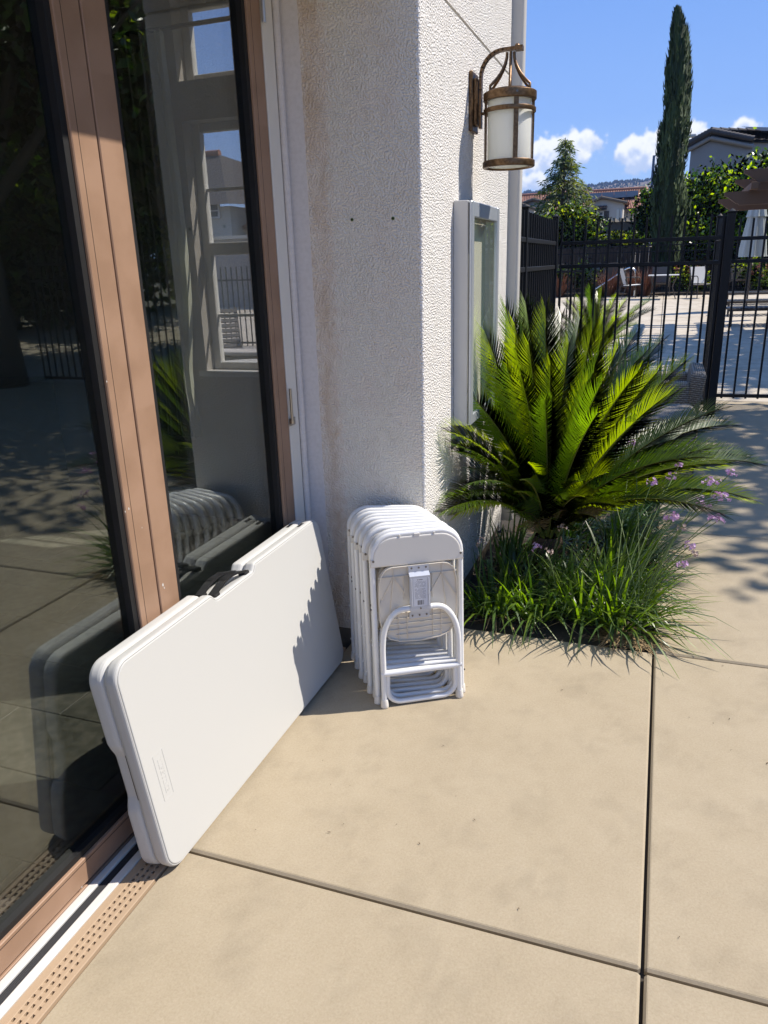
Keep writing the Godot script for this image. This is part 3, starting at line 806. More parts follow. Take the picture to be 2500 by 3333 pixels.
func make_wall_fittings() -> void:
	# anchor holes left in the stucco
	for k in 2:
		var p := at_z([1147, 1280][k], [715, 711][k], ZM)
		var a := thing("wall_anchor", ["plugged screw hole in the shaded stucco return, nearer the door", "plugged screw hole in the shaded stucco return, nearer the sunlit corner"][k], "anchor", p, 0, "wall anchors")
		var b := MB.new(); b.tube([Vector3(0, 0, -0.002), Vector3(0, 0, 0.0035)], 0.0062, 10); part("plug", b, M.stalk, a)
		b = MB.new(); b.tube([Vector3(0, 0, 0.003), Vector3(0, 0, 0.0045)], 0.0033, 8); part("hole", b, M.dark, a)
	# lantern
	var zl := -3.385
	var l := thing("wall_lantern", "brass wall lantern with frosted glass cylinder on a curved arm", "lantern", Vector3(XR, 0, zl))
	var b := MB.new()
	b.bbox(Vector3(0.0, 2.045, -0.055), Vector3(0.016, 2.265, 0.055), 0.004); b.bbox(Vector3(0.016, 2.07, -0.035), Vector3(0.03, 2.24, 0.035), 0.003)
	part("wall_plate", b, M.brass, l)
	b = MB.new()
	var arm := [Vector3(0.038, 2.06, 0), Vector3(0.038, 2.20, 0)]
	for p: Vector2 in arc(Vector2(0.128, 2.245), 0.09, 180, 90, 8): arm.append(Vector3(p.x, p.y, 0))
	arm.append(Vector3(0.195, 2.336, 0))
	for k in arm.size() - 1:
		var mid: Vector3 = (arm[k] + arm[k + 1]) * 0.5
		var t: Vector3 = (arm[k + 1] - arm[k])
		var bs := Basis(t.normalized(), t.normalized().cross(Vector3(0, 0, 1)).normalized() * -1.0, Vector3(0, 0, 1))
		b.obox(Transform3D(bs, mid), Vector3(t.length() + 0.004, 0.011, 0.026))
	b.obox(Transform3D(Basis.IDENTITY, Vector3(0.192, 2.334, 0)), Vector3(0.03, 0.016, 0.032))
	b.obox(Transform3D(Basis.IDENTITY, Vector3(0.034, 2.12, 0)), Vector3(0.012, 0.05, 0.014))
	part("arm", b, M.brass, l)
	b = MB.new(); b.lathe([Vector2(0.0, 2.352), Vector2(0.006, 2.351), Vector2(0.01, 2.346), Vector2(0.012, 2.34)], 12, Transform3D(Basis(Vector3.RIGHT, Vector3.UP, Vector3.BACK), Vector3(0.183, 0, 0))); part("finial", b, M.brass, l)
	var cx := 0.158
	var at := Transform3D(Basis.IDENTITY, Vector3(cx, 0, 0))
	for k in 6:   # curved straps from the arm to the cap
		var a := TAU * k / 6 + 0.35
		var dir := Vector3(cos(a), 0, sin(a))
		var pts := []
		for s in 9:
			var t := s / 8.0
			pts.append(Vector3(cx, 0, 0) + dir * (0.016 + 0.074 * t * t) + Vector3(0, lerpf(2.322, 2.20, t) - 0.0 * t, 0))
		pts.append(Vector3(cx, 2.178, 0) + dir * 0.09)
		b = MB.new(); b.tube(pts, 0.0058, 6); part("strap", b, M.brass, l)
	b = MB.new()
	b.lathe([Vector2(0.0, 2.19), Vector2(0.085, 2.188), Vector2(0.092, 2.182), Vector2(0.103, 2.181), Vector2(0.107, 2.178), Vector2(0.107, 2.152), Vector2(0.104, 2.149), Vector2(0.09, 2.149)].map(func(q): return q), 36, at)
	part("cap", b, M.brass, l)
	b = MB.new(); b.lathe([Vector2(0.103, 2.122), Vector2(0.106, 2.12), Vector2(0.106, 2.106), Vector2(0.103, 2.104), Vector2(0.098, 2.106), Vector2(0.098, 2.12), Vector2(0.103, 2.122)], 36, at); part("middle_ring", b, M.brass, l)
	b = MB.new(); b.lathe([Vector2(0.103, 1.928), Vector2(0.107, 1.925), Vector2(0.107, 1.905), Vector2(0.104, 1.902), Vector2(0.088, 1.902), Vector2(0.088, 1.925), Vector2(0.103, 1.928)], 36, at); part("base_ring", b, M.brass, l)
	b = MB.new(); b.lathe([Vector2(0.0, 2.152), Vector2(0.088, 2.152), Vector2(0.088, 1.915), Vector2(0.084, 1.908), Vector2(0.0, 1.908)], 40, at); part("frosted_shade", b, M.frosted, l)
	for k in 4:
		var a := TAU * k / 4 + 1.12
		b = MB.new(); b.obox(Transform3D(Basis(Vector3.UP, -a), Vector3(cx + cos(a) * 0.0985, 2.04, sin(a) * 0.0985)), Vector3(0.007, 0.24, 0.018)); part("upright", b, M.brass, l)
	b = MB.new(); b.tube([Vector3(cx, 2.166, 0) + Vector3(cos(1.12), 0, sin(1.12)) * 0.105, Vector3(cx, 2.166, 0) + Vector3(cos(1.12), 0, sin(1.12)) * 0.1095], 0.0045, 8); part("cap_screw", b, M.screw, l)
	b = MB.new(); b.tube([Vector3(0.04, 2.113, 0), Vector3(0.058, 2.113, 0)], 0.006, 8); part("brace", b, M.brass, l)
	# notice case on the sunlit wall
	var n := thing("notice_case", "empty white notice case with glass front hung on the sunlit stucco", "notice case", Vector3(XR, 0.87, -3.63))
	var dp := 0.06; var hh := 0.895; var ww := 0.545
	b = MB.new()
	b.bbox(Vector3(0.001, 0, ww - 0.006), Vector3(dp, hh, ww), 0.002); b.bbox(Vector3(0.001, 0, 0), Vector3(dp, hh, 0.006), 0.002)
	b.bbox(Vector3(0.001, hh - 0.006, 0.0061), Vector3(dp - 0.001, hh - 0.0005, ww - 0.0061), 0.001); b.bbox(Vector3(0.001, 0, 0.0061), Vector3(dp - 0.001, 0.006, ww - 0.0061), 0.001)
	part("case_body", b, M.case_white, n)
	b = MB.new(); b.box(Vector3(0.001, 0.0065, 0.0065), Vector3(0.012, hh - 0.0065, ww - 0.0065)); part("pin_board", b, M.paper, n)
	b = MB.new()
	var fw := 0.045
	b.bbox(Vector3(dp + 0.0005, 0.002, ww - fw), Vector3(dp + 0.016, hh - 0.002, ww - 0.002), 0.003); b.bbox(Vector3(dp + 0.0005, 0.002, 0.002), Vector3(dp + 0.016, hh - 0.002, fw), 0.003)
	b.bbox(Vector3(dp + 0.0005, hh - fw - 0.015, fw), Vector3(dp + 0.0155, hh - 0.0025, ww - fw), 0.003); b.bbox(Vector3(dp + 0.0005, 0.0025, fw), Vector3(dp + 0.0155, fw, ww - fw), 0.003)
	part("door_frame", b, M.aluminium, n)
	b = MB.new(); b.quad(Vector3(dp + 0.008, fw - 0.002, ww - fw + 0.002), Vector3(dp + 0.008, fw - 0.002, fw - 0.002), Vector3(dp + 0.008, hh - fw - 0.013, fw - 0.002), Vector3(dp + 0.008, hh - fw - 0.013, ww - fw + 0.002)); part("glass_pane", b, M.clear_glass, n)
	b = MB.new(); b.tube([Vector3(dp + 0.004, 0.01, ww - 0.0015), Vector3(dp + 0.004, hh - 0.01, ww - 0.0015)], 0.0025, 6); part("hinge", b, M.screw, n)
	# downspout at the end of the wall
	var d := thing("downspout", "off-white rain pipe running down the end of the stucco wall", "downspout", Vector3(-0.79, 0, -4.30))
	b = MB.new()
	var prof := PackedVector2Array()
	for q: Vector2 in [Vector2(0.022, 0.022), Vector2(-0.022, 0.022), Vector2(-0.022, -0.022), Vector2(0.022, -0.022)]:
		var a0 := rad_to_deg(q.angle()) - 45.0
		for p: Vector2 in arc(q, 0.016, a0, a0 + 90.0, 4): prof.append(p)
	b.extrude(prof, 0.05, 5.2, Transform3D(Basis(Vector3(1, 0, 0), Vector3(0, 0, -1), Vector3(0, 1, 0)), Vector3.ZERO))
	part("pipe", b, M.spout, d)
	b = MB.new(); b.box(Vector3(-0.1, 0.0, 0.02), Vector3(-0.026, 5.2, 0.09)); part("corner_trim", b, M.window_white, d)
	b = MB.new(); b.bbox(Vector3(-0.05, 2.9, -0.042), Vector3(0.041, 2.93, 0.042), 0.002); part("strap", b, M.spout, d)
# ---------- folded table ----------
func table_outline(notch_end: float) -> PackedVector2Array:   # x = along the length, y = up the lean
	var L := 0.605; var H := 0.613; var r := 0.055
	var p := []
	p.append_array(arc(Vector2(-L + r, r), r, 180, 270, 8)); p.append_array(arc(Vector2(L - r, r), r, 270, 360, 8))
	# near short end (x = +L): shallow hand recess
	if notch_end > 0.0:
		for q in [[0.185, 0.0], [0.205, 0.35], [0.225, 0.9], [0.235, 1.0], [0.345, 1.0], [0.355, 0.9], [0.375, 0.35], [0.395, 0.0]]: p.append(Vector2(L - notch_end * q[1], q[0]))
	p.append_array(arc(Vector2(L - r, H - r), r, 0, 90, 8))
	# notch under the carrying handle
	for q in [[0.135, 0.0], [0.125, 0.25], [0.112, 0.9], [0.105, 1.0], [-0.105, 1.0], [-0.112, 0.9], [-0.125, 0.25], [-0.135, 0.0]]: p.append(Vector2(q[0] + 0.025, H - 0.022 * q[1]))
	p.append_array(arc(Vector2(-L + r, H - r), r, 90, 180, 8))
	var out := PackedVector2Array()
	for k in p.size():   # resample long runs so that the bevel stays even
		var a: Vector2 = p[k]; var b: Vector2 = p[(k + 1) % p.size()]
		var n := maxi(1, int(a.distance_to(b) / 0.09))
		for s in n:
			var q := a.lerp(b, float(s) / n)
			if out.is_empty() or out[-1].distance_to(q) > 1e-4: out.append(q)
	return out
func make_table() -> void:
	var t := thing("folding_table", "white plastic folding table folded flat and leaning on the glass door", "table", Vector3(-1.103, 0.013, -1.892))
	t.rotation.z = atan(0.147)
	# outline x -> -z? the near end must point to +z: x of outline = +z, depth axis = -x
	var x := Transform3D(Basis(Vector3(0, 0, -1), Vector3(0, 1, 0), Vector3(1, 0, 0)), Vector3.ZERO)
	# basis maps outline x to -z, so mirror the outline to bring its near end to +z
	var flip := func(poly: PackedVector2Array) -> PackedVector2Array:
		var o := PackedVector2Array()
		for k in poly.size(): o.append(Vector2(-poly[poly.size() - 1 - k].x, poly[poly.size() - 1 - k].y))
		return o
	var front: PackedVector2Array = flip.call(table_outline(0.0))
	var rear: PackedVector2Array = flip.call(table_outline(0.016))
	var b := MB.new()
	b.loft(front, [Vector2(0, 0.0105), Vector2(-0.0008, 0.0085), Vector2(-0.0022, 0.0078), Vector2(-0.0036, 0.0084), Vector2(-0.0030, 0.0072), Vector2(-0.0020, 0.0058), Vector2(-0.0026, 0.0042), Vector2(-0.005, 0.0018), Vector2(-0.009, 0.0003), Vector2(-0.014, 0.0), Vector2(-0.030, 0.0012), Vector2(-0.037, 0.0035), Vector2(-0.042, 0.0065), Vector2(-0.0455, 0.012)], x)
	var top := part("tabletop_half", b, M.table_plastic, t)
	b = MB.new()
	b.loft(rear, [Vector2(-0.0455, 0.012), Vector2(-0.048, 0.006), Vector2(-0.053, 0.0025), Vector2(-0.06, 0.0008), Vector2(-0.078, 0.0), Vector2(-0.084, 0.001), Vector2(-0.0885, 0.004), Vector2(-0.091, 0.009)], x)
	var back := part("tabletop_half", b, M.table_plastic, t)
	for s in 2:   # black carrying handles bridging the notches
		var xc := -0.022 if s == 0 else -0.069
		var pts := []
		for k in 13:
			var q := k / 12.0
			pts.append(Vector3(xc, 0.596 + 0.021 * sin(PI * q), 0.025 + lerpf(-0.098, 0.098, q)))
		b = MB.new()
		for k in 12:
			var d: Vector3 = pts[k + 1] - pts[k]
			var fw := d.normalized()
			b.obox(Transform3D(Basis(Vector3(1, 0, 0), fw.cross(Vector3(1, 0, 0)), fw), (pts[k] + pts[k + 1]) * 0.5), Vector3(0.026, 0.007, d.length() + 0.002))
		for k in 7: b.box(Vector3(xc - 0.011 + k * 0.0032, 0.6195, -0.01), Vector3(xc - 0.0098 + k * 0.0032, 0.6208, 0.06))
		for e in [-1, 1]: b.bbox(Vector3(xc - 0.014, 0.586, 0.025 + minf(e * 0.075, e * 0.104)), Vector3(xc + 0.014, 0.5995, 0.025 + maxf(e * 0.075, e * 0.104)), 0.003)
		var hd := part("carry_handle", b, M.black_plastic, t)
		b = MB.new()
		for e in [-1, 1]: b.tube([Vector3(xc, 0.599, 0.025 + e * 0.09), Vector3(xc, 0.6012, 0.025 + e * 0.09)], 0.0045, 8)
		part("handle_screw", b, M.screw, hd)
		# dark hinge slots in the top edge by the far corner
		b = MB.new(); b.box(Vector3(xc - 0.006, 0.606, -0.515), Vector3(xc + 0.006, 0.6136, -0.475)); part("hinge_slot", b, M.black_plastic, t)
	b = MB.new(); b.box(Vector3(-0.0478, 0.225, 0.5935), Vector3(-0.0435, 0.358, 0.5955)); part("hand_slot", b, M.patio_frame, back)
	# raised maker's name near the near end, reading downwards
	var tm := TextMesh.new()
	tm.text = "LIFETIME"; tm.font_size = 24; tm.depth = 0.0008; tm.pixel_size = 0.00085
	var sf := SystemFont.new(); sf.font_names = PackedStringArray(["Droid Serif"]); sf.font_weight = 700; tm.font = sf
	var tx := part("embossed_name", tm, M.table_plastic, top)
	# text right -> down, text up -> -z (away), text front -> +x
	tx.transform = Transform3D(Basis(Vector3(0, -1, 0), Vector3(0, 0, -1), Vector3(1, 0, 0)), Vector3(0.0002, 0.262, 0.535))
	b = MB.new()
	var y0 := 0.195; var y1 := 0.330; var za := 0.516; var zb := 0.556
	b.box(Vector3(-0.0005, y0, za), Vector3(0.0005, y0 + 0.0012, zb)); b.box(Vector3(-0.0005, y1 - 0.0012, za), Vector3(0.0005, y1, zb))
	b.box(Vector3(-0.0005, y0 + 0.0012, za), Vector3(0.0007, y1 - 0.0012, za + 0.0012)); b.box(Vector3(-0.0005, y0 + 0.0012, zb - 0.0012), Vector3(0.0007, y1 - 0.0012, zb))
	part("name_border", b, M.table_plastic, top)

# ---------- folding chairs ----------
func lz(y: float) -> float: return -0.04 * y
func make_chair() -> Node3D:
	var c := thing("folding_chair", "white child-size folding chair in the stack, outermost with label on its seat bracket", "folding chair", Vector3.ZERO, 0, "stacked white folding chairs")
	var w := 0.160
	var p3 := func(a: Array, z: float) -> Array: return a.map(func(q): return Vector3(q.x, q.y, z + lz(q.y)))
	var path := [Vector2(-w, 0.02), Vector2(-w, 0.3)]
	path.append_array(arc(Vector2(-w + 0.078, 0.565), 0.078, 180, 90, 9)); path.append_array(arc(Vector2(w - 0.078, 0.565), 0.078, 90, 0, 9))
	path.append_array([Vector2(w, 0.3), Vector2(w, 0.02)])
	var b := MB.new(); b.tube(p3.call(path, 0.0), 0.0102, 12); part("outer_frame", b, M.chair_steel, c)
	# inner legs: arch under the seat
	var arch := [Vector3(-0.142, 0.02, 0.032), Vector3(-0.141, 0.14, 0.032), Vector3(-0.139, 0.255, 0.032), Vector3(-0.122, 0.322, 0.03), Vector3(-0.085, 0.366, 0.028), Vector3(-0.03, 0.374, 0.028), Vector3(0.03, 0.374, 0.028), Vector3(0.085, 0.366, 0.028), Vector3(0.122, 0.322, 0.03), Vector3(0.139, 0.255, 0.032), Vector3(0.141, 0.14, 0.032), Vector3(0.142, 0.02, 0.032)]
	var ap := []
	for q: Vector3 in smooth(arch, 4): ap.append(q + Vector3(0, 0, lz(q.y)))
	b = MB.new(); b.tube(ap, 0.0105, 12); part("inner_legs", b, M.chair_steel, c)
	b = MB.new(); b.tube([Vector3(-0.15, 0.134, 0.032 + lz(0.134)), Vector3(-0.125, 0.134, 0.034 + lz(0.134)), Vector3(0.125, 0.134, 0.034 + lz(0.134)), Vector3(0.15, 0.134, 0.032 + lz(0.134))], [0.0095, 0.0122, 0.0122, 0.0095], 10); part("crossbar", b, M.chair_steel, c)
	var loop := [Vector2(-0.126, 0.13), Vector2(-0.128, 0.075)]
	loop.append_array(arc(Vector2(-0.078, 0.064), 0.05, 180, 270, 7)); loop.append_array(arc(Vector2(0.078, 0.064), 0.05, 270, 360, 7)); loop.append_array([Vector2(0.128, 0.075), Vector2(0.126, 0.13)])
	b = MB.new(); b.tube(p3.call(loop, 0.03), 0.0098, 12); part("leg_loop", b, M.chair_steel, c)
	for q in [[-w, 0.0, 0.0], [w, 0.0, 0.0], [-0.142, 0.0, 0.032], [0.142, 0.0, 0.032]]:
		b = MB.new(); b.lathe([Vector2(0, 0.0), Vector2(0.0125, 0.0), Vector2(0.0152, 0.002), Vector2(0.0148, 0.012), Vector2(0.0128, 0.032), Vector2(0.0105, 0.0325)], 14, Transform3D(Basis.IDENTITY, Vector3(q[0], 0, q[2]))); part("foot_cap", b, M.chair_plastic, c)
	# back panel wrapped into the frame
	var bp := PackedVector2Array([Vector2(-0.1685, 0.531), Vector2(0.1685, 0.531), Vector2(0.169, 0.562)])
	for q: Vector2 in arc(Vector2(w - 0.078, 0.562), 0.0775, 0, 90, 8): bp.append(q + Vector2(0.001 if q.x > 0.1 else 0.0, -0.002))
	for q: Vector2 in arc(Vector2(-w + 0.078, 0.562), 0.0775, 90, 180, 8): bp.append(q + Vector2(0, -0.002))
	bp.append(Vector2(-0.169, 0.562))
	var lean := Transform3D(Basis(Vector3(1, 0, 0), Vector3(0, 1, -0.04), Vector3(0, 0, 1)), Vector3.ZERO)
	b = MB.new(); b.loft(bp, [Vector2(0.0125, 0.006), Vector2(0.0118, 0.003), Vector2(0.0102, 0.0012), Vector2(0.005, 0.0), Vector2(-0.021, 0.0015), Vector2(-0.0235, 0.005)], lean)
	var back := part("backrest", b, M.chair_plastic, c)
	for e in [-0.062, 0.062, 0.0]:
		b = MB.new(); b.bbox(Vector3(e - (0.0025 if e != 0.0 else 0.01), 0.634, -0.0185), Vector3(e + (0.0025 if e != 0.0 else 0.01), 0.6445, -0.0125), 0.001); part("clip", b, M.chair_plastic, back)
	b = MB.new()
	for e in [-1, 1]: b.tube([Vector3(e * 0.158, 0.556, 0.011 + lz(0.556)), Vector3(e * 0.158, 0.556, 0.0142 + lz(0.556))], 0.0042, 8)
	part("back_screw", b, M.screw, back)
	# seat, seen from below: rim, plate and ribs
	var so := []
	so.append_array([Vector2(0.146, 0.42), Vector2(0.142, 0.475)]); so.append_array(arc(Vector2(0.088, 0.478), 0.052, 0, 90, 7)); so.append_array(arc(Vector2(-0.088, 0.478), 0.052, 90, 180, 7)); so.append_array([Vector2(-0.142, 0.475), Vector2(-0.146, 0.42)])
	so.append_array([Vector2(-0.145, 0.335), Vector2(-0.135, 0.285), Vector2(-0.112, 0.256), Vector2(-0.075, 0.242), Vector2(0, 0.236), Vector2(0.075, 0.242), Vector2(0.112, 0.256), Vector2(0.135, 0.285), Vector2(0.145, 0.335)])
	var sp := PackedVector2Array(so)
	b = MB.new(); b.loft(sp, [Vector2(0.008, 0.003), Vector2(0.006, 0.0005), Vector2(0.0, 0.0), Vector2(-0.006, 0.003)], lean)
	var seat := part("seat", b, M.chair_cream, c)
	b = MB.new()   # rim standing up along the outline
	for k in sp.size():
		var a := sp[k]; var d := sp[(k + 1) % sp.size()]
		var t := (d - a); var mid := (a + d) * 0.5
		b.obox(Transform3D(Basis(Vector3(t.normalized().x, t.normalized().y, -0.04 * t.normalized().y), Vector3(-t.normalized().y, t.normalized().x, 0), Vector3(0, 0, 1)), Vector3(mid.x, mid.y, 0.011 + lz(mid.y)) + Vector3(-t.normalized().y, t.normalized().x, 0) * 0.003), Vector3(t.length() + 0.001, 0.003, 0.011))
	part("seat_rim", b, M.chair_cream, seat)
	b = MB.new()
	var ribs := [[-0.142, 0.492, 0.142, 0.492], [-0.088, 0.53, -0.088, 0.492], [0.088, 0.53, 0.088, 0.492], [-0.088, 0.492, -0.138, 0.40], [-0.088, 0.492, -0.105, 0.35], [-0.088, 0.492, -0.045, 0.42], [0.088, 0.492, 0.138, 0.40], [0.088, 0.492, 0.105, 0.35], [0.088, 0.492, 0.045, 0.42], [-0.03, 0.53, -0.03, 0.492], [0.0, 0.53, 0.0, 0.492], [0.03, 0.53, 0.03, 0.492], [-0.052, 0.492, -0.052, 0.40], [0.052, 0.492, 0.052, 0.40]]
	for k in 5: ribs.append([-0.085 - 0.012 * (k % 4), 0.352 - k * 0.021, 0.085 + 0.012 * (k % 4), 0.352 - k * 0.021])
	for xx in [-0.075, -0.043, 0.052, 0.083]: ribs.append([xx, 0.362, xx, 0.25])
	for q in ribs:
		var a := Vector2(q[0], q[1]); var d := Vector2(q[2], q[3]); var t := (d - a); var mid := (a + d) * 0.5; var u := t.normalized()
		b.obox(Transform3D(Basis(Vector3(u.x, u.y, -0.04 * u.y), Vector3(-u.y, u.x, 0), Vector3(0, 0, 1)), Vector3(mid.x, mid.y, 0.0105 + lz(mid.y))), Vector3(t.length(), 0.0016, 0.006))
	part("rib", b, M.chair_cream, seat)
	# pressed-steel bracket with its label
	b = MB.new()
	var prof := [[0.331, 0.022], [0.352, 0.022], [0.360, 0.040], [0.372, 0.0425], [0.498, 0.0425], [0.508, 0.026], [0.533, 0.026]]
	for k in prof.size() - 1:
		var ya: float = prof[k][0]; var yb: float = prof[k + 1][0]; var zza: float = prof[k][1] + lz(ya); var zzb: float = prof[k + 1][1] + lz(yb)
		b.quad(Vector3(-0.0365, ya, zza), Vector3(0.0365, ya, zza), Vector3(0.0365, yb, zzb), Vector3(-0.0365, yb, zzb))
		for e in [-1, 1]:
			var h := 0.008
			if e > 0: b.quad(Vector3(0.0365, ya, zza), Vector3(0.0365, ya, zza - h), Vector3(0.0365, yb, zzb - h), Vector3(0.0365, yb, zzb))
			else: b.quad(Vector3(-0.0365, ya, zza - h), Vector3(-0.0365, ya, zza), Vector3(-0.0365, yb, zzb), Vector3(-0.0365, yb, zzb - h))
	for e in [-0.031, 0.031]: b.tube([Vector3(e, 0.385, 0.0425 + lz(0.385)), Vector3(e, 0.488, 0.0425 + lz(0.488))], 0.0022, 6)
	var br := part("seat_bracket", b, M.bracket, c)
	b = MB.new(); b.quad(Vector3(-0.0245, 0.386, 0.0431 + lz(0.386)), Vector3(0.0245, 0.386, 0.0431 + lz(0.386)), Vector3(0.0245, 0.492, 0.0431 + lz(0.492)), Vector3(-0.0245, 0.492, 0.0431 + lz(0.492))); part("label_sticker", b, M.label, br)
	b = MB.new()
	for e in [-0.026, 0.0, 0.026]:
		for yy in [0.342, 0.523]:
			var z: float = (0.0225 if yy < 0.4 else 0.0265) + lz(yy)
			b.tube([Vector3(e, yy, z), Vector3(e, yy, z + 0.002)], 0.0034, 8)
	b.tube([Vector3(0, 0.377, 0.043 + lz(0.377)), Vector3(0, 0.377, 0.0445 + lz(0.377))], 0.0032, 8)
	part("bracket_screw", b, M.screw, br)
	b = MB.new()
	for e in [-1, 1]:
		for yy in [0.09, 0.235]: b.lathe([Vector2(0.0, 0.0045), Vector2(0.0025, 0.004), Vector2(0.0042, 0.0)], 8, Transform3D(Basis(Vector3(0, 1, 0), Vector3(e, 0, 0), Vector3(0, 0, 1)), Vector3(e * (w + 0.0102), yy, lz(yy))))
	part("rivet", b, M.chair_steel, c)
	b = MB.new()
	for e in [-1, 1]: b.tube([Vector3(e * (w + 0.009), 0.372, lz(0.372)), Vector3(e * (w + 0.0128), 0.372, lz(0.372))], 0.0042, 8)
	part("pivot_bolt", b, M.screw, c)
	return c
func make_chairs() -> void:
	var proto := make_chair()
	var order := ["", "second", "third", "fourth", "fifth", "sixth", "seventh", "eighth", "ninth"]
	var n := 10
	for k in n:
		var o: Node3D = proto
		if k > 0:
			var lb := "white child-size folding chair, %s in the stack behind the labelled outermost one" % order[k] if k < n - 1 else "white child-size folding chair, innermost of the stack against the stucco wall"
			o = copy(proto, "folding_chair", lb)
		var t := k / float(n - 1)
		var jig := [0.0, 0.006, -0.004, 0.005, 0.001, -0.005, 0.004, -0.002, 0.003, 0.0]
		var l := Vector3(-0.872, 0, -2.245).lerp(Vector3(-1.072, 0, -2.527), t)
		var r := Vector3(-0.598, 0, -2.412).lerp(Vector3(-0.776, 0, -2.612), t)
		var w := (r - l).normalized()
		var turn := [0.0, 0.012, -0.008, 0.016, -0.012, 0.006, -0.015, 0.01, -0.006, 0.0]
		o.transform = Transform3D(Basis(w, Vector3.UP, w.cross(Vector3.UP)).rotated(Vector3.UP, turn[k]), (l + r) * 0.5 + w * jig[k] * 1.4)
# ---------- plants near by ----------
func frond_mesh(p0: Vector3, p1: Vector3, p2: Vector3, pairs: int, leaf: float, rg: RandomNumberGenerator) -> Array:   # [leaflets, rachis]
	var lf := MB.new()
	var pts := []
	var rad := []
	for k in 15:
		var t := k / 14.0
		pts.append(p0 * (1 - t) * (1 - t) + p1 * 2 * t * (1 - t) + p2 * t * t)
		rad.append(lerpf(0.0075, 0.0016, t))
	var rc := MB.new(); rc.tube(pts, rad, 5)
	var flat := Vector3(p2.x - p0.x, 0, p2.z - p0.z)
	if flat.length() < 0.05: flat = Vector3(rg.randf() - 0.5, 0, rg.randf() - 0.5)
	var side0 := flat.normalized().cross(Vector3.UP).normalized()
	for k in pairs:
		var t := lerpf(0.13, 0.998, k / float(pairs - 1))
		var c := p0 * (1 - t) * (1 - t) + p1 * 2 * t * (1 - t) + p2 * t * t
		var tg := ((p1 - p0) * (1 - t) + (p2 - p1) * t).normalized()
		var sd := (side0 - tg * side0.dot(tg)).normalized()
		var face := (Vector3(0.15, 0.55, 0.82) - tg * tg.dot(Vector3(0.15, 0.55, 0.82))).normalized()   # the blade turns towards the open patio
		var sd2 := tg.cross(face).normalized()
		if sd2.dot(sd) < 0: sd2 = -sd2
		sd = (sd * 0.5 + sd2 * 0.6).normalized()
		var nr := sd.cross(tg).normalized()
		if nr.dot(face) < 0: nr = -nr
		var len := leaf * smoothstep(0.02, 0.30, t) * (1.0 - 0.40 * smoothstep(0.86, 1.0, t)) * rg.randf_range(0.93, 1.05)
		var ang := lerpf(1.15, 0.72, smoothstep(0.1, 0.6, t)) - 0.42 * smoothstep(0.82, 1.0, t) + rg.randf_range(-0.06, 0.06)
		for s: float in [-1.0, 1.0]:
			var dir := (tg * cos(ang) + sd * s * sin(ang) * 0.86 + nr * (0.36 + rg.randf_range(-0.06, 0.06)) * sin(ang)).normalized()
			var wd := tg * 0.0036
			var a := c + nr * 0.002
			var m := a + dir * len * 0.55
			var e := a + dir * len + (nr * -0.10 + tg * 0.10) * len * 0.6
			var nn := dir.cross(tg).normalized() * s
			if nn.dot(nr) < 0: nn = -nn
			var i0 := lf.vert(a - wd, nn); lf.vert(a + wd, nn); lf.vert(m + wd * 1.1, nn); lf.vert(m - wd * 1.1, nn); lf.vert(e, nn)
			lf.i.append_array([i0, i0 + 2, i0 + 1, i0, i0 + 3, i0 + 2, i0 + 3, i0 + 4, i0 + 2])
	return [lf, rc]
func make_palm(label: String, base: Vector3, tips: Array, extra: int, seed_: int, reach: float, xmin: float) -> void:
	var p := thing("sago_palm", label, "palm")
	var rg := RandomNumberGenerator.new(); rg.seed = seed_
	var b := MB.new()
	var prof := []
	for k in 9: prof.append(Vector2((0.10 if k % 2 else 0.085) * (1.0 - 0.03 * k), base.y * k / 8.0 - 0.04))
	b.lathe(prof, 14, Transform3D(Basis.IDENTITY, Vector3(base.x, 0, base.z)), 0.06, 7)
	part("trunk", b, M.trunk, p)
	var list := []
	for t in tips: list.append([t[0], t[1]])
	for k in extra:
		var a := rg.randf() * TAU
		var el := rg.randf_range(0.25, 1.4)
		var d := Vector3(cos(a) * cos(el), sin(el), sin(a) * cos(el))
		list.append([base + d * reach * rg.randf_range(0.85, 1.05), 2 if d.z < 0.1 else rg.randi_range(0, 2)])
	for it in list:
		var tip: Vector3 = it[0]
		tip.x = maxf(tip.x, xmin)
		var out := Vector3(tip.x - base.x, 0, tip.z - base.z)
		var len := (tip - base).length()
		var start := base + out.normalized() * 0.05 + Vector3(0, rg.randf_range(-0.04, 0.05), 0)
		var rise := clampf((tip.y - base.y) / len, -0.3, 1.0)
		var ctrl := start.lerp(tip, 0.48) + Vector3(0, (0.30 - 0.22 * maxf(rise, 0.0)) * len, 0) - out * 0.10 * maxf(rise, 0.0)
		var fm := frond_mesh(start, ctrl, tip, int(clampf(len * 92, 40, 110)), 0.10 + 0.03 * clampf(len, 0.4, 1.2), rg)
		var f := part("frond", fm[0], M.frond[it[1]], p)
		part("rachis", fm[1], M.rachis, f)
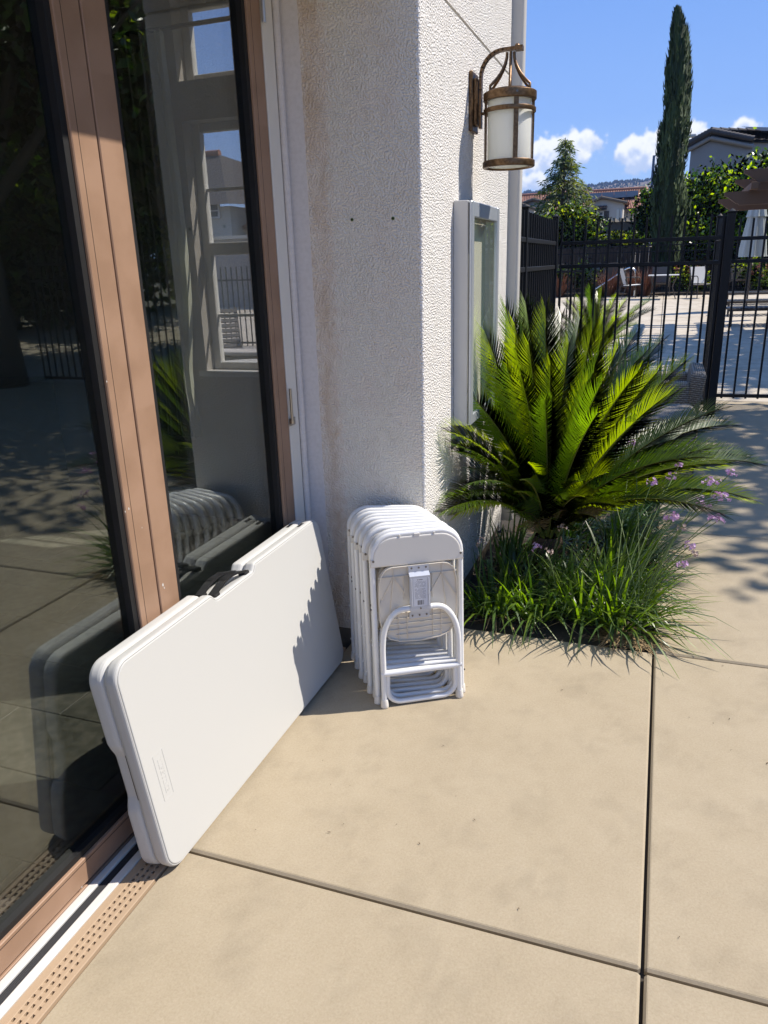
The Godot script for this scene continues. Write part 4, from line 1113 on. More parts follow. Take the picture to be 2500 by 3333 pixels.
func make_palms() -> void:
	var base := Vector3(-0.46, 0.24, -3.66)
	# photo pixels (of a 1659 wide view) that the frond tips reach, their depth z, and tone
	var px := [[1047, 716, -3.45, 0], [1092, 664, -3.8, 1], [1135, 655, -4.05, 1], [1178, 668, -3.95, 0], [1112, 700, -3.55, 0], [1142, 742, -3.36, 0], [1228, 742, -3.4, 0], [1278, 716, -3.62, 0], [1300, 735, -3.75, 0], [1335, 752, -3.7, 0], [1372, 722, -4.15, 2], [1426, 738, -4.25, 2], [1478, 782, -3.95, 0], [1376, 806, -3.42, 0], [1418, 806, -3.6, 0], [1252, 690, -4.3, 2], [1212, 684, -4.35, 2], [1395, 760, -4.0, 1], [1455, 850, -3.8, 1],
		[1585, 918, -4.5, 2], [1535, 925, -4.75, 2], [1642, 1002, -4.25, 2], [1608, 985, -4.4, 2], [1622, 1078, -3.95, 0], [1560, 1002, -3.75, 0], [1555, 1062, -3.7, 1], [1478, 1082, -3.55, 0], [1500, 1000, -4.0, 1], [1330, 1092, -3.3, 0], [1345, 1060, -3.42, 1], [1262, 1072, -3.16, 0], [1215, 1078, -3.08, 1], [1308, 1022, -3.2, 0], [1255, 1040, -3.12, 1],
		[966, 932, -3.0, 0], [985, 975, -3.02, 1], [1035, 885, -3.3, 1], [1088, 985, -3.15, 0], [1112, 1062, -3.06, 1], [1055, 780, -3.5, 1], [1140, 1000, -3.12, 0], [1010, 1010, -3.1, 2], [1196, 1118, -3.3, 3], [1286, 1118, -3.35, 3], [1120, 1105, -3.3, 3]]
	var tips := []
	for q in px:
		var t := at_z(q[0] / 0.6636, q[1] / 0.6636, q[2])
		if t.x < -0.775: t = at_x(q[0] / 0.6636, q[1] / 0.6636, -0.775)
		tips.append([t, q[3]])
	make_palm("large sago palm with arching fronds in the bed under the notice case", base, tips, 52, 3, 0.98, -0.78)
	var b2 := at_z(1935, 1180, -10.4); b2.y = 0.34
	var t2 := []
	for q in [[1195, 730], [1205, 680], [1228, 650], [1250, 640], [1275, 620], [1300, 625], [1330, 640], [1350, 650], [1368, 680], [1375, 700], [1312, 660], [1285, 650], [1262, 665], [1240, 690], [1220, 700], [1340, 680]]:
		t2.append([at_z(q[0] / 0.6636, q[1] / 0.6636, -10.4 + 0.35 * sin(q[0] * 0.7)), int(q[0]) % 2])
	make_palm("smaller upright sago palm growing behind the black iron fence", b2, t2, 10, 8, 0.9, -9.0)

func blade(mb: MB, p: Vector3, dir: Vector3, len: float, wid: float, droop: float, steps := 4) -> void:
	var sd := dir.cross(Vector3.UP)
	sd = Vector3(1, 0, 0) if sd.length() < 0.05 else sd.normalized()
	var prev := -1
	for k in steps + 1:
		var t := k / float(steps)
		var c := p + dir * len * t + Vector3(dir.x, 0, dir.z) * len * droop * 0.35 * t * t - Vector3(0, len * droop * t * t, 0)
		c.y = maxf(c.y, 0.006)
		var w := wid * (1.0 - pow(t, 2.2)) + 0.0006
		var nn := sd.cross(dir - Vector3(0, 2.0 * droop * t, 0)).normalized()
		if nn.y < 0: nn = -nn
		var i0 := mb.vert(c - sd * w, nn); mb.vert(c + sd * w, nn)
		if prev >= 0: mb.i.append_array([prev, i0 + 1, prev + 1, prev, i0, i0 + 1])
		prev = i0
func make_garlic() -> void:
	var rg := RandomNumberGenerator.new(); rg.seed = 15
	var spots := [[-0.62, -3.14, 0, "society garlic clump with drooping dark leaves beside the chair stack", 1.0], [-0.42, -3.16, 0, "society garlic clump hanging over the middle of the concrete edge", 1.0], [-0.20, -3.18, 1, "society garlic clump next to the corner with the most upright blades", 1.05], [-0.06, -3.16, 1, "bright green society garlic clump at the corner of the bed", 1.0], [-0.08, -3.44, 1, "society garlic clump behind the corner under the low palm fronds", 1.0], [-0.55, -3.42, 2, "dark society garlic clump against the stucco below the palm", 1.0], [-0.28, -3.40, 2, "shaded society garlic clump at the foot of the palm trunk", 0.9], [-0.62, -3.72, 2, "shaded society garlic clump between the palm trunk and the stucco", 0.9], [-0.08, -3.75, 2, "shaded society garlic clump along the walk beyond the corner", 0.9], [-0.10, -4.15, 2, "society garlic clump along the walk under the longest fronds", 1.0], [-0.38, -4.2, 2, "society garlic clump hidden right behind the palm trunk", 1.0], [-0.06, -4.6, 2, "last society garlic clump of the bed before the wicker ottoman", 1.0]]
	for s in spots:
		var p := thing("garlic_clump", s[3], "plant", Vector3(s[0], 0, s[1]), 0, "society garlic clumps")
		for tone in 2:
			var mb := MB.new()
			for k in (84 if tone == 0 else 60):
				var a := rg.randf() * TAU
				var r := sqrt(rg.randf()) * 0.11
				var out := Vector3(cos(a), 0, sin(a))
				var lean := rg.randf_range(0.1, 0.8)
				var d := (out * lean + Vector3(0.12 * s[2], 1.0, 0.05)).normalized()
				var L: float = rg.randf_range(0.30, 0.54) * s[4]
				if s[0] + out.x * r + d.x * L * 1.3 < -0.79: L *= 0.4
				blade(mb, out * r + Vector3(0, -0.02, 0), d, L, rg.randf_range(0.0045, 0.0075), rg.randf_range(0.2, 0.85))
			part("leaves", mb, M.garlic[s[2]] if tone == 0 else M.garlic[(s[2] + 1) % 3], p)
		var dry := MB.new()
		for k in 12:
			var a := rg.randf() * TAU
			blade(dry, Vector3(cos(a), 0, sin(a)) * 0.08, Vector3(cos(a), rg.randf_range(0.3, 0.9), sin(a)).normalized(), rg.randf_range(0.14, 0.3), 0.0032, rg.randf_range(0.5, 1.0))
		part("dry_leaves", dry, M.straw, p)
	var th := thing("dry_thatch", "tuft of dry straw thatch at the corner of the planting bed", "straw", Vector3(0.0, 0, -2.99))
	var tb := MB.new()
	for k in 260:
		var a := rg.randf() * TAU
		blade(tb, Vector3(rg.randf_range(-0.1, 0.06), 0.0, rg.randf_range(-0.06, 0.05)), Vector3(cos(a), rg.randf_range(0.1, 0.8), sin(a)).normalized(), rg.randf_range(0.05, 0.13), 0.0012, rg.randf_range(0.3, 0.9), 3)
	part("straw", tb, M.straw, th)
	# flower stalks: photo pixel of the head (1659 wide view), height, dry?
	var heads := [[1058, 1088, 0.44, 0], [1365, 957, 0.66, 0], [1296, 986, 0.58, 1], [1372, 998, 0.62, 1], [1408, 1042, 0.60, 0], [1466, 1008, 0.62, 0], [1452, 1030, 0.58, 0], [1530, 1042, 0.60, 0], [1546, 1040, 0.58, 0], [1578, 1022, 0.62, 0], [1512, 1082, 0.55, 0], [1524, 1094, 0.53, 0], [1548, 1072, 0.56, 0], [1566, 1074, 0.56, 0], [1540, 1120, 0.50, 0], [1556, 1122, 0.50, 0], [1446, 1122, 0.48, 0], [1458, 1118, 0.48, 0], [1474, 1140, 0.46, 1], [1490, 1180, 0.42, 0], [1476, 1222, 0.36, 0], [1498, 1195, 0.40, 1], [1216, 1140, 0.36, 1], [1183, 1192, 0.33, 1], [1040, 1172, 0.36, 1], [1160, 1182, 0.30, 0]]
	var made := 0
	for h in heads:
		var tip := on_y(h[0] / 0.6636, h[1] / 0.6636, h[2])
		var right: bool = h[0] > 1250
		var root := Vector3(rg.randf_range(-0.12, 0.03), 0.0, rg.randf_range(-3.22, -3.02)) if right else Vector3(clampf(tip.x + rg.randf_range(-0.1, 0.1), -0.7, -0.1), 0.0, minf(tip.z - 0.05, -3.02))
		var f := thing("garlic_flower", "society garlic stalk with %s rising over the bed %s" % ["a faded brown flower head" if h[3] else "a lilac flower head", "corner" if right else "beside the chairs"], "flower", root, 0, "society garlic flower stalks")
		var q := tip - root
		var c1 := Vector3(q.x * 0.25, q.y * 0.6, q.z * 0.25)
		var pts := []
		for k in 9:
			var t := k / 8.0
			pts.append(c1 * 2 * t * (1 - t) + q * t * t)
		var b := MB.new(); b.tube(pts, 0.0019, 5); part("stalk", b, M.stalk, f)
		b = MB.new()
		for k in (9 if h[3] == 0 else 6):   # small six-petalled florets on short pedicels
			var a := rg.randf() * TAU; var e := rg.randf_range(-0.5, 1.1)
			var d := Vector3(cos(a) * cos(e), sin(e), sin(a) * cos(e))
			var c := q + d * rg.randf_range(0.012, 0.024)
			b.tube([q, c], 0.0008, 3, false)
			var up := Vector3.UP if absf(d.y) < 0.9 else Vector3.RIGHT
			var s1 := d.cross(up).normalized(); var s2 := d.cross(s1)
			for m in 6:
				var w := TAU * m / 6
				var o := s1 * cos(w) + s2 * sin(w); var sd := (-s1 * sin(w) + s2 * cos(w)) * 0.0026
				var e2 := c + o * 0.009 + d * 0.005
				b.tri(c, c + o * 0.005 + sd + d * 0.003, e2); b.tri(c, e2, c + o * 0.005 - sd + d * 0.003)
		part("flower_head", b, M.petal if h[3] == 0 else M.petal_dry, f)

# ---------- trees ----------
func leaves(mb: MB, rg: RandomNumberGenerator, c: Vector3, spread: Vector3, n: int, size: float, up_bias := 0.3) -> void:
	for k in n:
		var p := c + Vector3(rg.randfn(), rg.randfn(), rg.randfn()) * spread * 0.5
		var d := Vector3(rg.randfn(), rg.randfn() + up_bias, rg.randfn()).normalized()
		var s := d.cross(Vector3(rg.randfn(), rg.randfn(), rg.randfn())).normalized()
		var L := size * rg.randf_range(0.7, 1.3)
		var nn := d.cross(s).normalized()
		if nn.y < 0: nn = -nn
		var i0 := mb.vert(p, nn); mb.vert(p + d * L * 0.5 + s * L * 0.26, nn); mb.vert(p + d * L, nn); mb.vert(p + d * L * 0.5 - s * L * 0.26, nn)
		mb.i.append_array([i0, i0 + 2, i0 + 1, i0, i0 + 3, i0 + 2])
func broad_tree(called: String, label: String, category: String, base: Vector3, trunk_h: float, centre: Vector3, radii: Vector3, clumps: int, per: int, leaf: float, mats: Array, seed_: int, clump := 0.24, group := "") -> Node3D:
	var t := thing(called, label, category, base, 0, group)
	var rg := RandomNumberGenerator.new(); rg.seed = seed_
	var a := MB.new(); var b := MB.new()
	var ends := []
	for k in clumps:
		var d := Vector3(rg.randfn(), rg.randfn(), rg.randfn()).normalized()
		var r := pow(rg.randf(), 0.38)
		var c := centre + d * radii * r
		if c.y < 0.15: continue
		if k % 9 == 0: ends.append(c)
		leaves(a if (rg.randf() < 0.55 or d.y < -0.2) else b, rg, c, radii * clump * rg.randf_range(0.6, 1.3), per, leaf)
	var tr := MB.new()
	var r0 := clampf(radii.length() * 0.045, 0.02, 0.3)
	var fork := Vector3(centre.x * 0.5, maxf(trunk_h, 0.1), centre.z * 0.5)
	tr.tube([Vector3(0, -0.1, 0), fork * 0.5 + Vector3(0.02, 0, 0.02), fork], [r0 * 1.3, r0, r0 * 0.8], 8)
	for e in ends: tr.tube([fork, fork.lerp(e, 0.5) + Vector3(0, 0.06 * radii.y, 0), e], [r0 * 0.55, r0 * 0.3, r0 * 0.1], 5, false)
	part("trunk", tr, M.bark, t)
	part("crown", a, mats[0], t); part("crown", b, mats[1], t)
	return t
func make_trees() -> void:
	# Italian cypress
	var zc := -29.0
	var foot := at_z(2165, 930, zc); var gy := deck_y(zc); foot.y = gy
	var cy := thing("cypress_tree", "tall narrow Italian cypress rising behind the pool fence", "tree", foot)
	var rg := RandomNumberGenerator.new(); rg.seed = 21
	var line := [[2166, 900, 34], [2168, 762, 44], [2176, 671, 50], [2181, 580, 45], [2190, 480, 40], [2197, 400, 37], [2205, 290, 34], [2210, 190, 28], [2211, 120, 23], [2206, 75, 13], [2203, 42, 3]]
	var axis := []; var rad := []
	for q in line:
		axis.append(at_z(q[0], q[1], zc) - foot); rad.append(q[2] / F * 28.0)
	var at_h := func(t: float) -> Array:
		var x := t * (axis.size() - 1); var k := mini(int(x), axis.size() - 2)
		return [axis[k].lerp(axis[k + 1], x - k), lerpf(rad[k], rad[k + 1], x - k)]
	var core := MB.new(); core.tube(axis, rad.map(func(r): return r * 0.66), 12); part("inner_crown", core, M.cypress[0], cy)
	var mbs := [MB.new(), MB.new(), MB.new()]
	var fn := FastNoiseLite.new(); fn.frequency = 1.1; fn.fractal_octaves = 3
	for k in 15000:
		var t := pow(rg.randf(), 0.9)
		var h: Array = at_h.call(t)
		var a := rg.randf() * TAU
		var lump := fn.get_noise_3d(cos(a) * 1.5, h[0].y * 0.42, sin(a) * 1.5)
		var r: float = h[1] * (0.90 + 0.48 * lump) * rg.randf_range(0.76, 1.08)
		var out := Vector3(cos(a), 0, sin(a))
		var p: Vector3 = h[0] + out * r
		var L := rg.randf_range(0.10, 0.26)
		var d := (Vector3.UP * 1.0 + out * rg.randf_range(-0.05, 0.35) + Vector3(rg.randfn(), 0, rg.randfn()) * 0.12).normalized()
		var sd := d.cross(out.rotated(Vector3.UP, rg.randf_range(-0.9, 0.9))).normalized() * L * 0.16
		var nn := (out + Vector3(rg.randfn(), rg.randfn(), rg.randfn()) * 0.3).normalized()
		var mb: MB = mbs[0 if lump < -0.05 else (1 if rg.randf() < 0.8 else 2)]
		var i0 := mb.vert(p - d * L * 0.3, nn); mb.vert(p + sd, nn); mb.vert(p + d * L, nn); mb.vert(p - sd, nn)
		mb.i.append_array([i0, i0 + 2, i0 + 1, i0, i0 + 3, i0 + 2])
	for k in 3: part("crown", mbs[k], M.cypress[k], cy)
	var tr := MB.new(); tr.tube([Vector3(0, -0.2, 0), axis[0] + Vector3(0, 0.3, 0)], 0.12, 8); part("trunk", tr, M.bark, cy)
	# deodar cedar
	var zd := -40.0
	var top := at_z(1841, 448, zd); var bt := at_z(1825, 800, zd); bt.y = 0.0
	var ce := thing("cedar_tree", "feathery grey-green deodar cedar in front of the tiled house", "tree", bt)
	rg.seed = 5
	var hh := top.y
	var tr2 := MB.new(); tr2.tube([Vector3.ZERO, (top - bt) * 0.6, top - bt], [0.2, 0.1, 0.015], 7); 
	var c1 := MB.new(); var c2 := MB.new()
	for k in 210:
		var t := pow(rg.randf(), 0.8)
		var y := lerpf(hh * 0.22, hh * 0.985, t)
		var L := lerpf(3.5, 0.22, pow(t, 0.75)) * rg.randf_range(0.75, 1.1)
		var a := rg.randf() * TAU
		var o := Vector3(cos(a), 0, sin(a))
		var s: Vector3 = (top - bt) * (y / hh)
		var prev := s
		var pts := [s]
		for q in 7:
			var u := (q + 1) / 7.0
			pts.append(s + o * L * u + Vector3(0, L * (0.30 * u - 0.62 * u * u), 0))
		if k % 2 == 0: tr2.tube([pts[0], pts[4], pts[7]], [0.03, 0.018, 0.006], 4, false)
		var mb: MB = c1 if rg.randf() < 0.55 else c2
		var tuft := int(26 * L) + 8
		for q in tuft:
			var u := rg.randf_range(0.15, 1.0)
			var x := u * 7; var kk := mini(int(x), 6)
			var p: Vector3 = pts[kk].lerp(pts[kk + 1], x - kk) + Vector3(rg.randfn() * 0.08, rg.randfn() * 0.05, rg.randfn() * 0.08)
			var d := (o * rg.randf_range(0.2, 1.0) + Vector3(rg.randfn() * 0.6, -0.55 + rg.randfn() * 0.25, rg.randfn() * 0.6)).normalized()
			var len := rg.randf_range(0.16, 0.36)
			var sd := d.cross(Vector3(rg.randfn(), 0.3, rg.randfn())).normalized() * 0.028
			var nn := Vector3(rg.randfn() * 0.5, 1, rg.randfn() * 0.5).normalized()
			var i0 := mb.vert(p, nn); mb.vert(p + d * len * 0.5 + sd, nn); mb.vert(p + d * len, nn); mb.vert(p + d * len * 0.5 - sd, nn)
			mb.i.append_array([i0, i0 + 2, i0 + 1, i0, i0 + 3, i0 + 2])
	part("trunk", tr2, M.bark, ce); part("crown", c1, M.cedar[0], ce); part("crown", c2, M.cedar[1], ce)
	# broad trees and shrubs behind the pool fence: centre pixel, half sizes in pixels, z
	var put := func(called: String, label: String, u: float, v: float, ru: float, rv: float, z: float, clumps: int, per: int, leaf: float, mats: Array, seed_: int) -> void:
		var c := at_z(u, v, z); var k := -z * 1.06 / F
		var base := Vector3(c.x, deck_y(maxf(z, -28.0)), z)
		broad_tree(called, label, "tree" if called.ends_with("tree") else "shrub", base, (c.y - base.y) * 0.35, c - base, Vector3(ru * k, rv * k, minf(ru, rv) * k * 0.8), clumps, per, leaf, mats, seed_)
	put.call("citrus_tree", "dense glossy green tree to the side of the cypress below the grey gable", 2330, 690, 140, 105, -33.0, 300, 34, 0.17, M.citrus, 51)
	put.call("citrus_tree", "wide glossy green tree behind the brown pergola beams", 2540, 660, 125, 140, -31.0, 300, 34, 0.17, M.citrus, 52)
	put.call("citrus_tree", "small glossy tree leaning out beside the cypress towards the red roof", 2105, 720, 40, 80, -31.5, 120, 26, 0.14, M.citrus, 53)
	put.call("green_tree", "round yellow-green leafy tree at the corner of the black fence", 1850, 750, 98, 62, -30.5, 300, 30, 0.12, M.shrub, 54)
	put.call("hedge_shrub", "leafy hedge shrub below the grey pergola", 2010, 795, 80, 32, -30.0, 150, 28, 0.11, M.shrub, 55)
	put.call("hedge_shrub", "low dark hedge shrub behind the pool fence near the umbrella", 2480, 800, 120, 70, -29.6, 170, 28, 0.15, M.citrus, 56)
	put.call("hedge_shrub", "dark hedge shrub between the cypress and the wooden fence", 2270, 800, 90, 60, -29.8, 150, 28, 0.15, M.citrus, 57)
	# planted bed by the far chairs
	var fz := -27.4
	for q in [[2240, 905, 45, 0], [2270, 925, 40, 0], [2480, 905, 60, 0], [1830, 905, 40, 0], [1900, 895, 45, 0], [2440, 880, 40, 0]]:
		var c := at_z(q[0], q[1], fz); var base := Vector3(c.x, deck_y(fz), fz)
		var names := ["rose shrub with coral blooms by the folded-arm chairs", "low leafy rose shrub below the coral blooms", "rose shrub with pale pink blooms behind the loungers", "leafy shrub in the far bed by the dark chairs", "leafy shrub in the far bed beside the red grass", "tall leafy shrub behind the tan sling chair"]
		var sh := broad_tree("rose_shrub", names[[2240, 2270, 2480, 1830, 1900, 2440].find(q[0])], "shrub", base, 0.2, Vector3(0, maxf(0.35, c.y - base.y), 0), Vector3(0.5, 0.42, 0.4), 60, 16, 0.09, M.shrub, 60 + int(q[0]) % 17, 0.3, "shrubs of the far bed")
		if q[0] in [2240, 2480]:
			var fb := MB.new(); rg.seed = int(q[0])
			for k in 24:
				var p := Vector3(rg.randf_range(-0.45, 0.45), maxf(0.35, c.y - base.y) + rg.randf_range(0.05, 0.48), rg.randf_range(0.05, 0.45))
				leaves(fb, rg, p, Vector3(0.05, 0.05, 0.05), 14, 0.06)
			part("bloom", fb, M.rose, sh)
	for q in [[2062, 900], [2100, 905], [1985, 885], [1822, 880]]:
		var c := at_z(q[0], q[1], -26.9); var base := Vector3(c.x, deck_y(-26.9), -26.9)
		var gr := thing("red_grass", "reddish fountain grass clump %s" % {2062: "behind the pool handrail", 2100: "beside the white patio table", 1985: "behind the white sling chair", 1822: "next to the fence corner post"}[q[0]], "grass", base, 0, "red fountain grass")
		var mb := MB.new(); rg.seed = int(q[0])
		for k in 420:
			var a := rg.randf() * TAU
			blade(mb, Vector3(cos(a), 0, sin(a)) * rg.randf() * 0.15, Vector3(cos(a) * rg.randf_range(0.1, 0.8), 1, sin(a) * rg.randf_range(0.1, 0.8)).normalized(), rg.randf_range(0.7, 1.25), 0.009, rg.randf_range(0.1, 0.6), 4)
		part("blades", mb, M.red_grass, gr)
	# trees on the near side of the pool, to the right of the view: they shade the walk and show in the glass
	var shade := [[6.3, -8.6, 5.4, 2.7, "spreading shade tree whose dapple falls on the walk"], [7.0, -15.0, 5.2, 3.5, "big shade tree whose shadow lies past the gate"], [12.0, -24.5, 5.5, 3.2, "shade tree beyond the pergola seen in the door glass"], [11.5, -12.0, 6.5, 3.8, "tall tree at the back of the walk seen in the door glass"], [10.5, -5.0, 6.0, 3.0, "tree across the patio seen in the door glass"]]
	for k in shade.size():
		var s: Array = shade[k]
		broad_tree("shade_tree", s[4], "tree", Vector3(s[0], 0, s[1]), s[2] * 0.42, Vector3(0, s[2], 0), Vector3(s[3], s[3] * 0.72, s[3]), 420 if k == 1 else 260, 44 if k != 0 else 38, 0.26 if k != 0 else 0.2, M.citrus, 80 + k, 0.26, "trees across the patio")
	# tall hedge closing the far side of the patio, seen only in the glass
	for k in 9:
		var z := 1.0 - k * 3.6
		broad_tree("tall_hedge", "tall evergreen hedge tree on the far side of the patio", "hedge", Vector3(15.5 + sin(k * 2.1), 0, z), 1.0, Vector3(0, 3.0, 0), Vector3(2.6, 3.4, 2.4), 150, 40, 0.34, M.citrus, 120 + k, 0.3, "hedge across the patio")
# ---------- fences and gate ----------
func iron_panel(called: String, label: String, category: String, a: Vector3, b: Vector3, pitch: float, h: float, rails: Array, group: String, w := 0.019, posts := []) -> Node3D:
	var d := b - a; var L := d.length()
	var t := thing(called, label, category, a, atan2(-d.z, d.x), group)
	var n := int(round(L / pitch))
	var pk := MB.new(); pk.box(Vector3(-w / 2, 0.06, -w / 2), Vector3(w / 2, h, w / 2))
	var pm := pk.mesh()
	for k in n + 1:
		var o := part("picket", pm, M.iron, t); o.position = Vector3(minf(k * L / n, L - 0.01), 0, 0)
	for r in rails:
		var m := MB.new(); m.bbox(Vector3(0, r - 0.018, -0.0175), Vector3(L, r + 0.018, 0.0175), 0.003); part("rail", m, M.iron, t)
	for p in posts:
		var m := MB.new(); m.bbox(Vector3(p[0] - p[1] / 2, 0, -p[1] / 2), Vector3(p[0] + p[1] / 2, p[2], p[1] / 2), 0.004)
		var po := part("post", m, M.iron, t)
		m = MB.new(); m.bbox(Vector3(p[0] - p[1] / 2 - 0.008, p[2], -p[1] / 2 - 0.008), Vector3(p[0] + p[1] / 2 + 0.008, p[2] + 0.012, p[1] / 2 + 0.008), 0.003)
		m.lathe([Vector2(p[1] * 0.62, p[2] + 0.012), Vector2(p[1] * 0.2, p[2] + 0.03), Vector2(0.001, p[2] + 0.036)], 4, Transform3D(Basis(Vector3.UP, PI / 4), Vector3(p[0], 0, 0)))
		part("post_cap", m, M.iron, po)
	return t
func make_fences() -> void:
	var g := "black iron pool fence"
	iron_panel("iron_fence", "black iron fence run going away from the rain pipe", "fence", Vector3(-1.05, 0, -4.35), Vector3(-1.05, 0, -8.0), 0.118, 1.9, [0.15, 1.47, 1.69], g, 0.02, [[1.85, 0.05, 1.92], [3.62, 0.055, 1.93]])
	iron_panel("iron_fence", "black iron fence run between the corner and the gate post", "fence", Vector3(-1.0, 0, -8.1), Vector3(0.48, 0, -8.06), 0.118, 1.9, [0.15, 1.47, 1.69], g, 0.02, [[1.535, 0.075, 1.905]])
	iron_panel("iron_fence", "short black iron fence return seen end-on behind the gate post", "fence", Vector3(0.49, 0, -8.14), Vector3(0.475, 0, -8.80), 0.1, 1.88, [0.1, 1.47, 1.69], g, 0.022, [[0.64, 0.05, 1.9]])
	var gate := iron_panel("iron_gate", "black iron gate set back beyond the post", "gate", Vector3(0.56, 0, -8.86), Vector3(1.75, 0, -8.92), 0.118, 1.88, [0.09, 1.47, 1.69], "", 0.019)
	var m := MB.new(); m.bbox(Vector3(-0.03, 0.06, -0.024), Vector3(0.012, 1.86, 0.024), 0.003); part("gate_stile", m, M.iron, gate)
	iron_panel("iron_fence", "black iron fence continuing past the gate", "fence", Vector3(1.85, 0, -8.92), Vector3(6.0, 0, -8.95), 0.118, 1.88, [0.09, 1.47, 1.69], g, 0.019, [[0.0, 0.07, 1.92]])
	# far fence round the pool: thin pickets joined, board fence behind
	var zf := -28.6; var y := deck_y(zf)
	var ff := thing("far_iron_fence", "far dark iron fence behind the pool chairs", "fence", Vector3(-9.0, y, zf))
	var mb := MB.new()
	for k in 150: mb.box(Vector3(k * 0.115, 0.08, -0.008), Vector3(k * 0.115 + 0.016, 1.62, 0.008))
	part("pickets", mb, M.iron, ff).set_meta("kind", "stuff")
	for r in [0.15, 1.35, 1.55]:
		mb = MB.new(); mb.box(Vector3(0, r - 0.018, -0.016), Vector3(17.2, r + 0.018, 0.016)); part("rail", mb, M.iron, ff)
	var wf := thing("board_fence", "brown wooden board fence behind the far iron fence", "fence", Vector3(-9.0, y, -29.5))
	var bd := MB.new(); bd.box(Vector3(0.004, 0, -0.011), Vector3(0.146, 1.55, 0.011)); var bm := bd.mesh()
	for k in 115:
		var o := part("board", bm, M.wood_fence, wf); o.position = Vector3(k * 0.15, -0.02 * (k % 3), 0.012 * (k % 2))
	mb = MB.new(); mb.box(Vector3(-9.0, y - 0.3, -40.0), Vector3(9.0, y + 0.02, -27.0)); 
	var bed := structure("far_bed"); part("soil", mb, M.soil, bed)

# ---------- furniture outside ----------
func wicker_chair(label: String, at: Vector3, turn: float, s: float) -> void:
	var c := thing("wicker_armchair", label, "armchair", at, turn)
	c.scale = Vector3(s, s, s)
	var round_box := func(w: float, h: float, d: float, r: float) -> MB:
		var p := PackedVector2Array()
		for q: Vector2 in [Vector2(w / 2 - r, h - r), Vector2(-w / 2 + r, h - r)]:
			var a0 := 0.0 if q.x > 0 else 90.0
			for e: Vector2 in arc(q, r, a0, a0 + 90.0, 6): p.append(e)
		p.append(Vector2(-w / 2, 0)); p.append(Vector2(w / 2, 0))
		var m := MB.new(); m.loft(p, [Vector2(d / 2, r * 0.5), Vector2(d / 2 - r * 0.2, r * 0.12), Vector2(d / 2 - r * 0.5, 0), Vector2(-d / 2 + r * 0.5, 0), Vector2(-d / 2 + r * 0.2, r * 0.12), Vector2(-d / 2, r * 0.5)])
		return m
	for e in [-1, 1]:
		var a := part("arm", round_box.call(0.15, 0.60, 0.74, 0.05), M.wicker, c); a.position = Vector3(e * 0.33, 0.03, 0.0)
	var bk := part("back", round_box.call(0.80, 0.70, 0.14, 0.06), M.wicker, c); bk.position = Vector3(0, 0.03, -0.36); bk.rotation.x = -0.12
	var st := part("seat_base", round_box.call(0.50, 0.33, 0.68, 0.03), M.wicker, c); st.position = Vector3(0, 0.03, 0.01)
	var m := MB.new(); m.bbox(Vector3(-0.25, 0.365, -0.28), Vector3(0.25, 0.48, 0.34), 0.03); part("cushion", m, M.sling_tan, c)
	for x in [-0.34, 0.34]:
		for z in [-0.32, 0.32]:
			m = MB.new(); m.box(Vector3(x - 0.02, 0, z - 0.02), Vector3(x + 0.02, 0.035, z + 0.02)); part("foot", m, M.black_plastic, c)
func sling_chair(label: String, at: Vector3, turn: float, sling: Material, group := "sling patio chairs by the pool") -> void:
	var c := thing("patio_chair", label, "chair", at, turn, group)
	for e in [-1, 1]:
		var m := MB.new()
		m.tube(smooth([Vector3(e * 0.27, 0.0, 0.26), Vector3(e * 0.27, 0.36, 0.24), Vector3(e * 0.27, 0.62, 0.2), Vector3(e * 0.27, 0.64, 0.0), Vector3(e * 0.27, 0.62, -0.24), Vector3(e * 0.27, 0.40, -0.22), Vector3(e * 0.27, 0.0, -0.34)], 4), 0.014, 6); part("arm_frame", m, M.patio_frame, c)
	var b := MB.new()
	b.tube(smooth([Vector3(-0.25, 0.40, -0.16), Vector3(-0.25, 0.7, -0.26), Vector3(-0.24, 0.95, -0.34), Vector3(-0.15, 1.02, -0.365), Vector3(0.15, 1.02, -0.365), Vector3(0.24, 0.95, -0.34), Vector3(0.25, 0.7, -0.26), Vector3(0.25, 0.40, -0.16)], 4), 0.014, 6)
	part("back_frame", b, M.patio_frame, c)
	b = MB.new(); b.obox(Transform3D(Basis(Vector3.RIGHT, -0.32), Vector3(0, 0.67, -0.245)), Vector3(0.47, 0.50, 0.012)); part("back_sling", b, sling, c)
	b = MB.new(); b.obox(Transform3D(Basis(Vector3.RIGHT, -0.06), Vector3(0, 0.41, 0.05)), Vector3(0.49, 0.014, 0.44)); part("seat_sling", b, sling, c)
	b = MB.new(); b.tube([Vector3(-0.27, 0.39, 0.25), Vector3(0.27, 0.39, 0.25)], 0.013, 6); b.tube([Vector3(-0.27, 0.37, -0.2), Vector3(0.27, 0.37, -0.2)], 0.013, 6); part("seat_bar", b, M.patio_frame, c)
